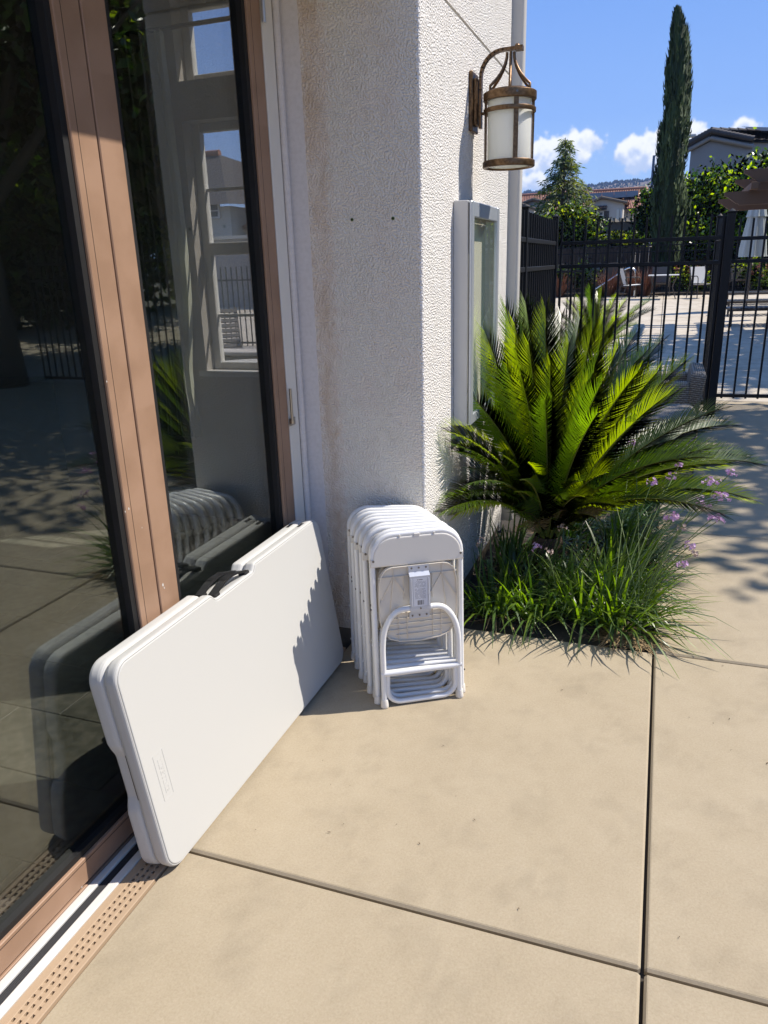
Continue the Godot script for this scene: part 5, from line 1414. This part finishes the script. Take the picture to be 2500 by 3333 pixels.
func lounger(label: String, at: Vector3, turn: float, raise: float, m: Material) -> void:
	var c := thing("pool_lounger", label, "lounger", at, turn, "dark pool loungers")
	for e in [-1, 1]:
		var b := MB.new(); b.bbox(Vector3(e * 0.31 - 0.018, 0.30, -0.98), Vector3(e * 0.31 + 0.018, 0.35, 0.95), 0.005); part("side_rail", b, M.patio_frame, c)
		for z in [-0.8, 0.86]:
			b = MB.new(); b.bbox(Vector3(e * 0.31 - 0.02, 0.0, z - 0.02), Vector3(e * 0.31 + 0.02, 0.30, z + 0.02), 0.004); part("leg", b, M.patio_frame, c)
	for k in 13:
		var b := MB.new(); b.bbox(Vector3(-0.29, 0.345, 0.90 - k * 0.09), Vector3(0.29, 0.365, 0.965 - k * 0.09), 0.004); part("slat", b, m, c)
	var br := Node3D.new(); br.name = "backrest"; c.add_child(br)
	br.position = Vector3(0, 0.35, -0.22); br.rotation.x = raise
	for k in 8:
		var b := MB.new(); b.bbox(Vector3(-0.29, 0.0, -0.09 * k - 0.075), Vector3(0.29, 0.02, -0.09 * k - 0.01), 0.004); part("back_slat", b, m, br)
	var b2 := MB.new(); b2.box(Vector3(-0.3, -0.025, -0.74), Vector3(-0.27, 0.0, 0.0)); b2.box(Vector3(0.27, -0.025, -0.74), Vector3(0.3, 0.0, 0.0)); part("back_rail", b2, M.patio_frame, br)
func dk(u: float, v: float) -> Vector3: return on_deck(u, v)
func make_outdoor_furniture() -> void:
	wicker_chair("low grey wicker armchair beside the black fence behind the sago palm", Vector3(-0.05, 0.0, -7.05), -PI / 2, 0.86)
	var ot := thing("wicker_ottoman", "grey wicker ottoman with sunlit top behind the palm fronds", "ottoman", Vector3(0.0, 0, -5.85))
	var ob := MB.new()
	var oq := PackedVector2Array()
	for q: Vector2 in [Vector2(0.24, 0.40), Vector2(-0.24, 0.40)]:
		var a0 := 0.0 if q.x > 0 else 90.0
		for e: Vector2 in arc(q, 0.06, a0, a0 + 90.0, 6): oq.append(e)
	oq.append(Vector2(-0.30, 0.03)); oq.append(Vector2(0.30, 0.03))
	ob.loft(oq, [Vector2(0.31, 0.03), Vector2(0.30, 0.008), Vector2(0.28, 0.0), Vector2(-0.28, 0.0), Vector2(-0.30, 0.008), Vector2(-0.31, 0.03)]); part("woven_body", ob, M.wicker, ot)
	for x in [-0.26, 0.26]:
		for z in [-0.26, 0.26]:
			ob = MB.new(); ob.box(Vector3(x - 0.02, 0, z - 0.02), Vector3(x + 0.02, 0.035, z + 0.02)); part("foot", ob, M.black_plastic, ot)
	sling_chair("white sling patio chair in profile next to the pool handrail", dk(2050, 972), 1.9, M.sling_white)
	sling_chair("white sling patio chair with tall back beside the coral roses", dk(2280, 970), 0.5, M.sling_white)
	sling_chair("tan sling patio chair behind the dark loungers", dk(2405, 955), 0.15, M.sling_tan)
	sling_chair("brown sling patio chair pushed under the glass patio table", dk(2145, 968) + Vector3(0, 0, -0.55), 0.1, M.sling_dark)
	sling_chair("dark sling patio chair near the fence corner", dk(1845, 960), 0.5, M.sling_dark)
	sling_chair("dark sling patio chair beyond the small palm", dk(1912, 958), -0.6, M.sling_dark)
	sling_chair("dark sling patio chair turned away behind the small palm", dk(1985, 960), 3.3, M.sling_dark)
	var tp := dk(2155, 972)
	var t := thing("patio_table", "pale topped patio table between the sling chairs", "table", tp)
	var b := MB.new(); b.bbox(Vector3(-0.45, 0.68, -0.4), Vector3(0.45, 0.705, 0.4), 0.006); part("table_top", b, M.window_white, t)
	for x in [-0.38, 0.38]:
		for z in [-0.33, 0.33]:
			b = MB.new(); b.tube([Vector3(x, 0.0, z), Vector3(x * 0.7, 0.35, z * 0.7), Vector3(x, 0.68, z)], 0.015, 6); part("leg", b, M.patio_frame, t)
	var hr := thing("pool_handrail", "curved chrome pool handrail above the small palm", "handrail", dk(2066, 962))
	for e in [0, 1]:
		b = MB.new(); b.tube(smooth([Vector3(0.0, 0, e * 0.5), Vector3(0.0, 0.55, e * 0.5), Vector3(-0.06, 0.82, e * 0.5), Vector3(-0.28, 0.86, e * 0.5), Vector3(-0.8, 0.52, e * 0.5), Vector3(-1.3, 0.2, e * 0.5)], 6), 0.03, 8); part("rail", b, M.chrome, hr)
	lounger("dark slatted pool lounger, foremost of the row by the brick pillar", dk(2450, 1062) + Vector3(0.35, 0, -0.4), -1.35, 0.05, M.lounge_blue)
	lounger("dark slatted pool lounger in the middle of the row", dk(2440, 1040) + Vector3(0.4, 0, -1.2), -1.4, 0.05, M.lounge_blue)
	lounger("dark slatted pool lounger last in the row before the tan chair", dk(2440, 1010) + Vector3(0.4, 0, -2.0), -1.45, 0.05, M.lounge_blue)
	# folded parasol
	var up := at_z(2440, 900, -21.0); up.y = deck_y(-21.0)
	var u := thing("folded_parasol", "closed pale grey parasol hanging in soft folds below the pergola", "umbrella", up)
	var gy := up.y
	var top := at_z(2446, 640, -21.0).y - gy; var bot := at_z(2440, 836, -21.0).y - gy; var tier := at_z(2445, 702, -21.0).y - gy
	b = MB.new(); b.lathe([Vector2(0.30, bot), Vector2(0.285, bot + 0.05), Vector2(0.235, lerpf(bot, tier, 0.5)), Vector2(0.17, tier), Vector2(0.15, tier + 0.1)].map(func(q): return q), 72, Transform3D.IDENTITY, 0.13, 8); part("canopy", b, M.umbrella, u)
	b = MB.new(); b.lathe([Vector2(0.215, tier - 0.03), Vector2(0.2, tier + 0.02), Vector2(0.13, top - 0.05), Vector2(0.09, top + 0.15), Vector2(0.02, top + 0.35)], 72, Transform3D.IDENTITY, 0.10, 8); part("vent_tier", b, M.umbrella, u)
	b = MB.new(); b.tube([Vector3(0, 0, 0), Vector3(0, top, 0)], 0.022, 8); b.lathe([Vector2(0.28, 0), Vector2(0.28, 0.05), Vector2(0.05, 0.09)], 20); part("pole", b, M.patio_frame, u)
	# brown timber pergola on a brick pillar
	var zp := -16.4
	var p0 := at_z(2357, 648, zp)
	var pg := thing("timber_pergola", "brown timber pergola with shaped beam ends over the loungers", "pergola", Vector3(p0.x, p0.y, zp))
	var beam := func(len: float, h: float, th: float) -> MB:
		var q := PackedVector2Array([Vector2(len, -h), Vector2(len, 0), Vector2(0, 0), Vector2(0.0, -h * 0.28), Vector2(0.06, -h * 0.40), Vector2(0.13, -h * 0.62), Vector2(0.20, -h * 0.84), Vector2(0.255, -h * 0.93), Vector2(0.26, -h)])
		q.reverse()
		if Geometry2D.is_polygon_clockwise(q): q.reverse()
		var m := MB.new(); m.extrude(q, -th / 2, th / 2); return m
	for z in [0.0, -1.9]:
		var o := part("lower_beam", beam.call(6.0, 0.235, 0.09), M.wood_brown, pg); o.position = Vector3(0, 0.115, z)
	for k in 10:
		var mm := MB.new(); mm.bbox(Vector3(0.40 + k * 0.62, 0.1155, -2.3), Vector3(0.40 + k * 0.62 + 0.13, 0.235, 0.45), 0.006); part("purlin", mm, M.wood_brown, pg)
	for z in [0.3, -1.7]:
		var o := part("upper_beam", beam.call(5.6, 0.22, 0.08), M.wood_brown, pg); o.position = Vector3(0.27, 0.456, z)
	for k in 8:
		var mm := MB.new(); mm.bbox(Vector3(0.72 + k * 0.62, 0.4565, -2.2), Vector3(0.72 + k * 0.62 + 0.09, 0.56, 0.5), 0.005); part("top_batten", mm, M.wood_brown, pg)
	for e in [[1.42, 0.0], [5.0, 0.0], [1.42, -2.1], [5.0, -2.1]]:
		var mm := MB.new(); mm.bbox(Vector3(e[0] - 0.08, -p0.y + 1.0, e[1] - 0.3), Vector3(e[0] + 0.08, -0.1201, e[1] - 0.14), 0.006); part("timber_post", mm, M.wood_brown, pg)
	var pl := dk(2476, 1078)
	var pi := thing("brick_pillar", "dark brick pillar at the foot of the pergola", "pillar", pl + Vector3(0.40, 0, -0.25))
	b = MB.new(); b.box(Vector3(-0.222, 0, -0.222), Vector3(0.222, 0.95, 0.222)); part("mortar_core", b, M.mortar, pi)
	var bk := MB.new(); bk.bbox(Vector3(-0.105, -0.032, -0.01), Vector3(0.105, 0.032, 0.01), 0.003); var bmesh := bk.mesh()
	for row in 13:
		for f in 4:
			for k in 2:
				var o := part("brick", bmesh, M.brick[(row * 7 + k * 5 + f * 3) % 3], pi)
				var off := (k - 0.5) * 0.222 + (0.004 if row % 2 else -0.004)
				o.transform = Transform3D(Basis(Vector3.UP, f * PI / 2), Basis(Vector3.UP, f * PI / 2) * Vector3(off, 0.037 + row * 0.0735, 0.226))
	b = MB.new(); b.bbox(Vector3(-0.27, 0.951, -0.27), Vector3(0.27, 1.01, 0.27), 0.01); part("cap", b, M.mortar, pi)
	# grey pergola farther off
	var zg := -34.0
	var a := at_z(1926, 735, zg); var e2 := at_z(2150, 722, zg)
	var gp := thing("grey_pergola", "weathered grey pergola behind the hedge below the tiled house", "pergola", Vector3(a.x, a.y, zg))
	var gl := e2.x - a.x
	b = MB.new(); b.box(Vector3(-0.2, -0.25, -0.06), Vector3(gl + 0.3, 0.1, 0.06)); part("beam", b, M.wood_grey, gp)
	b = MB.new(); b.box(Vector3(-0.2, -0.25, -3.1), Vector3(gl + 0.3, 0.1, -2.98)); part("beam", b, M.wood_grey, gp)
	for k in int(gl / 0.22):
		var m := MB.new(); m.box(Vector3(k * 0.22, 0.101, -3.6), Vector3(k * 0.22 + 0.06, 0.24, 0.5)); part("rafter", m, M.wood_grey, gp)
	for x in [0.1, gl]:
		var m := MB.new(); m.box(Vector3(x - 0.1, -a.y, -0.059), Vector3(x + 0.1, -0.251, 0.059)); part("post", m, M.wood_grey, gp)
	# street lamp
	var lp := at_z(2118, 660, -52.0); var lt := at_z(2129, 506, -52.0); var la := at_z(2158, 480, -52.0)
	var sl := thing("street_lamp", "slim blue-grey street lamp pole beside the cypress", "street lamp", Vector3(lt.x, 0, -52.0))
	b = MB.new(); b.tube([Vector3(lp.x - lt.x, 0, 0), Vector3(0, lt.y, 0)], [0.12, 0.075], 8); part("pole", b, M.pole_blue, sl)
	b = MB.new(); b.tube([Vector3(0, lt.y - 0.1, 0), la - Vector3(lt.x, 0, -52.0), la - Vector3(lt.x, 0, -52.0) + Vector3(1.2, 0.5, 0)], 0.045, 6); part("arm", b, M.spout, sl)
	b = MB.new(); b.bbox(Vector3(la.x - lt.x + 1.1, la.y + 0.42, -0.15), Vector3(la.x - lt.x + 1.8, la.y + 0.6, 0.15), 0.04); part("lamp_head", b, M.spout, sl)

# ---------- houses ----------
func tile_roof(parent: Node, called: String, a: Vector3, b: Vector3, c: Vector3, d: Vector3, cols: int, rows: int, mats: Array, thick := 0.09) -> void:
	# a-b eave, d-c ridge; half-round barrel tiles in courses; tones spread over the meshes
	var r := Node3D.new(); r.name = numbered(parent, called); parent.add_child(r)
	var up := (b - a).cross(d - a).normalized()
	if up.y < 0: up = -up
	var base := MB.new(); base.quad(a, b, c, d); base.quad(a - up * 0.1, b - up * 0.1, c - up * 0.1, d - up * 0.1); part("underlay", base, mats[mats.size() - 1], r)
	var mbs := []
	for m in mats: mbs.append(MB.new())
	var rg := RandomNumberGenerator.new(); rg.seed = cols * 31 + rows
	for x in cols:
		for y in rows:
			var m: MB = mbs[rg.randi() % mats.size()]
			var u0 := float(x) / cols; var u1 := (x + 0.8) / cols
			var v0 := float(y) / rows; var v1 := (y + 1.06) / rows
			var q := func(u: float, v: float) -> Vector3: return a.lerp(b, u).lerp(d.lerp(c, u), v)
			var lift0 := thick * 1.1; var lift1 := thick * 0.55
			var prev0: Vector3; var prev1: Vector3; var pn := Vector3.UP
			for s in 5:
				var ang := PI * s / 4.0
				var u := lerpf(u0, u1, s / 4.0)
				var p0: Vector3 = q.call(u, v0) + up * (sin(ang) * thick + lift0 - thick); var p1: Vector3 = q.call(u, minf(v1, 1.02)) + up * (sin(ang) * thick * 0.9 + lift1 - thick * 0.55)
				var along := (b - a).normalized()
				var nn := (up * sin(ang) - along * cos(ang)).normalized()
				if s > 0: m.squad(prev0, p0, p1, prev1, pn, nn, nn, pn)
				prev0 = p0; prev1 = p1; pn = nn
	for k in mats.size(): part("tiles", mbs[k], mats[k], r).set_meta("kind", "stuff")
func house_window(parent: Node, lo: Vector3, hi: Vector3, bars := true) -> void:
	var w := Node3D.new(); w.name = numbered(parent, "window"); parent.add_child(w)
	var b := MB.new(); var t := 0.09
	b.box(Vector3(lo.x, lo.y, lo.z), Vector3(lo.x + t, hi.y, hi.z)); b.box(Vector3(hi.x - t, lo.y, lo.z), Vector3(hi.x, hi.y, hi.z))
	b.box(Vector3(lo.x + t, lo.y, lo.z), Vector3(hi.x - t, lo.y + t, hi.z)); b.box(Vector3(lo.x + t, hi.y - t, lo.z), Vector3(hi.x - t, hi.y, hi.z))
	if bars: b.box(Vector3(lo.x + t, (lo.y + hi.y) / 2 - 0.03, lo.z), Vector3(hi.x - t, (lo.y + hi.y) / 2 + 0.03, hi.z - 0.01))
	part("frame", b, M.window_white, w)
	b = MB.new(); b.box(Vector3(lo.x + t, lo.y + t, lo.z), Vector3(hi.x - t, hi.y - t, hi.z - 0.05)); part("pane", b, M.window_dark, w)
func make_houses() -> void:
	# red tiled house
	var Z := -72.0
	var q := func(a: float, b: float, z: float) -> Vector3: return at_z(1680.0 + a / 3.19, 400.0 + b / 3.19, z)
	var h := thing("tiled_house", "cream two-storey house with red barrel-tile roof and solar panels", "house")
	var eL: Vector3 = q.call(-260, 915, Z); var eR: Vector3 = q.call(1305, 885, Z)
	var rL: Vector3 = q.call(-260, 795, Z - 6.0); var rR: Vector3 = q.call(1350, 688, Z - 6.0)
	eL.y = eR.y; rL.y = rR.y
	var b := MB.new(); b.box(Vector3(eL.x + 0.4, 0, Z - 12), Vector3(eR.x - 0.35, eR.y - 0.25, Z - 0.7)); part("wall", b, M.cream_wall, h)
	b = MB.new(); b.tri(Vector3(eR.x - 0.36, eR.y - 0.26, Z - 0.7), Vector3(eR.x - 0.36, eR.y - 0.26, Z - 12), Vector3(eR.x - 0.36, rR.y - 0.25, Z - 6.3)); part("gable_wall", b, M.cream_wall, h)
	tile_roof(h, "main_roof", eL, eR, rR, rL, 92, 13, M.clay)
	var bl := eL; bl.z = Z - 12.0; var br := eR; br.z = Z - 12.0
	b = MB.new(); b.quad(rL, rR, br, bl); part("rear_roof", b, M.clay[1], h)
	b = MB.new(); b.tube([rL + Vector3(0, 0.08, 0), rR + Vector3(0, 0.08, 0)], 0.16, 8); part("ridge_cap", b, M.clay[1], h)
	b = MB.new(); b.box(Vector3(eL.x, eR.y - 0.26, Z + 0.02), Vector3(eR.x, eR.y - 0.02, Z + 0.14)); part("fascia", b, M.fascia, h)
	b = MB.new(); b.tube([eR + Vector3(0.05, 0.05, 0), rR + Vector3(0.05, 0.08, 0)], 0.14, 6); part("verge", b, M.clay[0], h)
	# panels lying on the main roof, pixel corners projected to the slope
	var nrm := (eR - eL).cross(rL - eL).normalized()
	if nrm.y < 0: nrm = -nrm
	var on_roof := func(a: float, bb: float) -> Vector3:
		var d := ray(1680.0 + a / 3.19, 400.0 + bb / 3.19)
		return EYE + d * ((eL + nrm * 0.3 - EYE).dot(nrm) / d.dot(nrm))
	for k in 5:
		var xa := 640.0 + k * 126.0; var xb := xa + 122.0
		var ty := func(x: float) -> float: return 700.0 + (1270.0 - x) * 0.062
		b = MB.new()
		var A: Vector3 = on_roof.call(xa, ty.call(xa) + 62); var B: Vector3 = on_roof.call(xb, ty.call(xb) + 62); var C: Vector3 = on_roof.call(xb, ty.call(xb)); var Dd: Vector3 = on_roof.call(xa, ty.call(xa))
		b.quad(A, B, C, Dd); b.quad(A - nrm * 0.06, B - nrm * 0.06, B, A); part("solar_panel", b, M.solar, h)
	# front wings with gables
	var wings := [[760.0, 1112.0, 890.0, 768.0, 832.0, 2.4, 730.0, 1155.0], [40.0, 330.0, 180.0, 788.0, 836.0, 2.0, 20.0, 360.0], [-160.0, 190.0, 0.0, 815.0, 895.0, 3.6, -180.0, 205.0]]
	for w in wings:
		var zf: float = Z + w[5]
		var l: Vector3 = q.call(w[0], w[4], zf); var r: Vector3 = q.call(w[1], w[4] + 8, zf); var ap: Vector3 = q.call(w[2], w[3], zf)
		r.y = l.y
		var poly := PackedVector2Array([Vector2(l.x, 0), Vector2(r.x, 0), Vector2(r.x, r.y - 0.12), Vector2(ap.x, ap.y - 0.18), Vector2(l.x, l.y - 0.12)])
		b = MB.new(); b.extrude(poly, Z - 2.0, zf); part("wing_wall", b, M.cream_wall, h)
		var el: Vector3 = q.call(w[6], w[4] + 12, zf); var er: Vector3 = q.call(w[7], w[4] + 14, zf)
		er.y = el.y
		var front := Vector3(0, 0, 0.25); var deep := Vector3(0, 0, -(w[5] + 5.0))
		var apx := ap
		tile_roof(h, "wing_roof", apx + front * 0 + Vector3(0, 0, 0.25), apx + deep, Vector3(el.x, el.y, apx.z) + deep, Vector3(el.x, el.y, apx.z + 0.25), 22, 6, M.clay)
		tile_roof(h, "wing_roof", apx + Vector3(0, 0, 0.25), apx + deep, Vector3(er.x, er.y, apx.z) + deep, Vector3(er.x, er.y, apx.z + 0.25), 22, 6, M.clay)
		b = MB.new(); b.tube([Vector3(el.x, el.y - 0.06, zf + 0.26), apx + Vector3(0, -0.05, 0.26)], 0.13, 6); b.tube([Vector3(er.x, er.y - 0.06, zf + 0.26), apx + Vector3(0, -0.05, 0.26)], 0.13, 6); part("barge_board", b, M.fascia, h)
	var wz := Z + 2.4
	var lo: Vector3 = q.call(828, 1006, wz); var hi: Vector3 = q.call(912, 916, wz)
	house_window(h, Vector3(lo.x, lo.y, wz), Vector3(hi.x, hi.y, wz + 0.1))
	for e in [-1, 1]:
		var x: float = (lo.x - 0.42) if e < 0 else hi.x + 0.02
		b = MB.new(); b.box(Vector3(x, lo.y - 0.1, wz + 0.001), Vector3(x + 0.4, hi.y, wz + 0.06)); part("shutter", b, M.slate, h)
	var al: Vector3 = q.call(812, 900, wz); var ah: Vector3 = q.call(948, 862, wz)
	tile_roof(h, "window_awning", Vector3(al.x, al.y, wz + 0.7), Vector3(ah.x, al.y, wz + 0.7), Vector3(ah.x, ah.y, wz + 0.02), Vector3(al.x, ah.y, wz + 0.02), 8, 3, [M.clay[1], M.slate])
	lo = q.call(1038, 1002, wz); hi = q.call(1072, 898, wz)
	b = MB.new(); b.box(Vector3(lo.x, lo.y, wz + 0.001), Vector3(hi.x, hi.y, wz + 0.07)); part("shutter", b, M.white_wall, h)
	lo = q.call(1074, 1000, wz); hi = q.call(1100, 900, wz)
	house_window(h, Vector3(lo.x, lo.y, wz), Vector3(hi.x, hi.y, wz + 0.1), false)
	lo = q.call(1130, 1003, Z - 0.7); hi = q.call(1174, 916, Z - 0.7)
	house_window(h, Vector3(lo.x, lo.y, Z - 0.7), Vector3(hi.x, hi.y, Z - 0.6))
	# grey gabled house
	var ZR := -44.0
	var g := thing("grey_gable_house", "grey stucco house with dark tiled gable rising over the citrus trees", "house")
	var q2 := func(a: float, bb: float, z: float) -> Vector3: return at_z(2000.0 + a / 3.318, 400.0 + bb / 3.318, z)
	var ap: Vector3 = q2.call(1112, 92, ZR); var le: Vector3 = q2.call(745, 292, ZR); var re: Vector3 = q2.call(1560, 300, ZR)
	re.y = le.y + 0.2
	var back := Vector3(10.4, 0, -7.8)
	var face := PackedVector2Array([Vector2(le.x + 0.35, 0), Vector2(re.x - 0.3, 0), Vector2(re.x - 0.3, re.y - 0.1), Vector2(ap.x, ap.y - 0.3), Vector2(le.x + 0.35, le.y - 0.1)])
	b = MB.new(); b.extrude(face, 0.0, 6.0, Transform3D(Basis(Vector3.RIGHT, Vector3.UP, Vector3(1.6, 0, -1.2) * -1.0), Vector3(9.6, 0, ZR - 7.2))); part("wall", b, M.grey_wall, g)
	var off := Vector3(-0.3, 0.0, 0.25)
	tile_roof(g, "roof_slope", le + off, le + back, ap + back, ap + off, 30, 12, [M.slate, M.slate])
	tile_roof(g, "roof_slope", re + back, re + off, ap + off, ap + back, 30, 12, [M.slate, M.slate])
	b = MB.new()
	for k in 26:
		var p := (ap + off).lerp(ap + back, k / 26.0) + Vector3(0, 0.07, 0); var p2 := (ap + off).lerp(ap + back, (k + 1.06) / 26.0) + Vector3(0, 0.05, 0)
		b.tube([p, p2], [0.13, 0.11], 7)
	part("ridge_cap", b, M.slate, g)
	b = MB.new()
	for side in [[le, 1], [re, 1]]:
		for k in 11:
			var p: Vector3 = (side[0] + off).lerp(ap + off, k / 11.0) + Vector3(0, 0.03, 0.03); var p2: Vector3 = (side[0] + off).lerp(ap + off, (k + 1.06) / 11.0) + Vector3(0, 0.02, 0.03)
			b.tube([p, p2], [0.15, 0.12], 7)
	part("verge_tiles", b, M.slate, g)
	b = MB.new()
	for side in [le, re]:
		var p: Vector3 = side + off + Vector3(0, -0.28, -0.1); var p2 := ap + off + Vector3(0, -0.28, -0.1)
		b.tube([p, p2], 0.12, 4)
	part("barge_board", b, M.grey_wall, g)
	var rn := (re - ap).cross(back).normalized()
	if rn.y < 0: rn = -rn
	for k in 3:
		var s0 := 0.10 + k * 0.24; var s1 := s0 + 0.22
		var P := func(s: float, t: float) -> Vector3: return (ap + off).lerp(ap + back, s) + (re - ap) * t + rn * 0.28
		b = MB.new(); b.quad(P.call(s0, 0.62), P.call(s1, 0.62), P.call(s1, 0.12), P.call(s0, 0.12)); b.quad(P.call(s0, 0.62) - rn * 0.08, P.call(s1, 0.62) - rn * 0.08, P.call(s1, 0.62), P.call(s0, 0.62)); part("solar_panel", b, M.solar, g)
	# house seen through the clubhouse windows
	var Z3 := -34.0
	var w3 := thing("white_house", "pale house with dark roof seen through the clubhouse window", "house")
	var q3 := func(a: float, bb: float, z: float) -> Vector3: return at_z(520.0 + a / 3.1605, bb / 3.1605, z)
	var ridge: Vector3 = q3.call(300, 1620, Z3 - 3); var peak: Vector3 = q3.call(620, 1620, Z3 - 3); var fall: Vector3 = q3.call(1400, 1850, Z3 - 3)
	var eav: Vector3 = q3.call(700, 2095, Z3 + 0.6)
	var far_l := Vector3(ridge.x - 8, eav.y, Z3 + 0.6)
	b = MB.new(); b.quad(far_l, Vector3(eav.x, eav.y, Z3 + 0.6), Vector3(peak.x, ridge.y, Z3 - 3), Vector3(ridge.x - 8, ridge.y, Z3 - 3)); part("roof_slope", b, M.slate, w3)
	b = MB.new(); b.tube([Vector3(ridge.x - 8, ridge.y + 0.08, Z3 - 3), Vector3(peak.x, ridge.y + 0.08, Z3 - 3)], 0.16, 8); part("ridge_cap", b, M.clay[1], w3)
	b = MB.new(); b.quad(Vector3(eav.x, eav.y, Z3 + 0.6), Vector3(eav.x + 7, eav.y - 0.3, Z3 - 5), fall, Vector3(peak.x, ridge.y, Z3 - 3)); part("hip_slope", b, M.slate, w3)
	b = MB.new(); b.box(Vector3(far_l.x, 0, Z3 - 8), Vector3(eav.x - 0.25, eav.y - 0.05, Z3)); part("wall", b, M.white_wall, w3)
	b = MB.new(); b.box(Vector3(eav.x - 0.249, 0, Z3 - 7), Vector3(eav.x + 6, eav.y - 0.9, Z3 - 1.2)); part("side_wing", b, M.white_wall, w3)
	tile_roof(w3, "wing_roof", Vector3(eav.x - 0.2, eav.y - 1.0, Z3 - 0.8), Vector3(eav.x + 6.2, eav.y - 1.0, Z3 - 0.8), Vector3(eav.x + 6.2, eav.y - 0.1, Z3 - 3.5), Vector3(eav.x - 0.2, eav.y - 0.1, Z3 - 3.5), 22, 5, M.clay)
	var lo3: Vector3 = at_z(520 + 535 / 3.4, 650 + 215 / 3.4, Z3); var hi3: Vector3 = at_z(520 + 665 / 3.4, 650 + 30 / 3.4, Z3)
	house_window(w3, Vector3(lo3.x, lo3.y, Z3), Vector3(hi3.x, hi3.y, Z3 + 0.1))
	lo3 = at_z(520 + 780 / 3.4, 650 + 415 / 3.4, Z3 - 1.2); hi3 = at_z(520 + 945 / 3.4, 650 + 345 / 3.4, Z3 - 1.2)
	house_window(w3, Vector3(lo3.x, lo3.y, Z3 - 1.2), Vector3(hi3.x, hi3.y, Z3 - 1.1))
	# garden wall below it
	var gw := thing("garden_wall", "pale garden wall with tile coping seen through the clubhouse window", "wall")
	var wt: Vector3 = at_z(520 + 700 / 3.4, 650 + 405 / 3.4, -24.0)
	b = MB.new(); b.box(Vector3(wt.x - 12, 0, -24.2), Vector3(wt.x + 5, wt.y - 0.1, -24.0)); part("wall_body", b, M.grey_wall, gw)
	b = MB.new(); b.box(Vector3(wt.x - 12, wt.y - 0.1, -24.3), Vector3(wt.x + 5, wt.y, -23.9)); part("coping", b, M.white_wall, gw)

func make_inside() -> void:
	# curtain by the end window
	var c := thing("curtain", "pale green gathered curtain hanging inside beside the far window", "curtain", Vector3(-2.78, 0, -3.93))
	var b := MB.new()
	var nx := 36; var ny := 16
	var P := func(ix: int, iy: int) -> Vector3:
		var y := lerpf(0.55, 2.75, iy / float(ny))
		var pinch := 1.0 - 0.35 * exp(-pow((y - 0.9) / 0.35, 2.0))
		var x := (ix / float(nx) - 0.5) * 0.34 * pinch
		return Vector3(x, y, 0.035 * sin(ix * 1.25) + 0.012 * sin(ix * 0.6 + y * 2.0))
	for ix in nx:
		for iy in ny:
			b.quad(P.call(ix, iy), P.call(ix + 1, iy), P.call(ix + 1, iy + 1), P.call(ix, iy + 1))
	part("cloth", b, M.curtain, c)
	b = MB.new(); b.tube([Vector3(-0.4, 2.76, 0), Vector3(1.3, 2.76, 0)], 0.012, 8); part("rod", b, M.screw, c)
	var k := thing("cabinet", "dark cabinet with two bar handles inside the clubhouse", "cabinet", Vector3(-4.6, 0, -3.6))
	b = MB.new(); b.bbox(Vector3(-1.2, 0.0, -0.3), Vector3(0.9, 0.9, 0.3), 0.01); part("body", b, M.cabinet, k)
	for x in [-0.2, -0.08]:
		b = MB.new(); b.tube([Vector3(x, 0.5, 0.33), Vector3(x, 0.75, 0.33)], 0.008, 6); part("handle", b, M.steel, k)
	# outside the end windows
	var rt := thing("round_table", "pale round patio table seen through the lower clubhouse window", "table", Vector3(-3.35, 0, -5.75))
	b = MB.new(); b.lathe([Vector2(0.0, 0.70), Vector2(0.56, 0.70), Vector2(0.585, 0.712), Vector2(0.585, 0.728), Vector2(0.57, 0.74), Vector2(0.0, 0.74)], 40); part("table_top", b, M.room_wall, rt)
	b = MB.new(); b.lathe([Vector2(0.25, 0.0), Vector2(0.25, 0.04), Vector2(0.05, 0.08), Vector2(0.05, 0.70)], 16); part("pedestal", b, M.patio_frame, rt)
	lounger("reclined pool lounger with raised back seen through the clubhouse window", Vector3(-6.3, 0.02, -10.2), 0.6, 0.95, M.sling_dark)
	lounger("second reclined pool lounger with raised back seen through the clubhouse window", Vector3(-5.3, 0.02, -10.4), 0.6, 0.95, M.sling_dark)
	var lw := thing("low_wall", "low dark stone wall behind the round table", "wall", Vector3(-5.0, 0, -8.2))
	b = MB.new(); b.bbox(Vector3(-3.5, 0, -0.15), Vector3(2.6, 0.55, 0.15), 0.02); part("wall_body", b, M.foundation, lw)
	b = MB.new(); b.bbox(Vector3(-3.52, 0.551, -0.18), Vector3(2.62, 0.60, 0.18), 0.01); part("coping", b, M.cream_wall, lw)
	iron_panel("iron_fence", "dark iron fence beyond the loungers seen through the clubhouse window", "fence", Vector3(-14, 0.0, -13.5), Vector3(-1.3, 0.0, -13.5), 0.118, 1.6, [0.15, 1.35], "black iron pool fence", 0.019)

func _ready() -> void:
	make_view()
	make_materials()
	make_ground()
	make_clubhouse()
	make_door()
	make_fences()
	make_houses()
	make_trees()
	make_palms()
	make_garlic()
	make_table()
	make_chairs()
	make_wall_fittings()
	make_outdoor_furniture()
	make_inside()
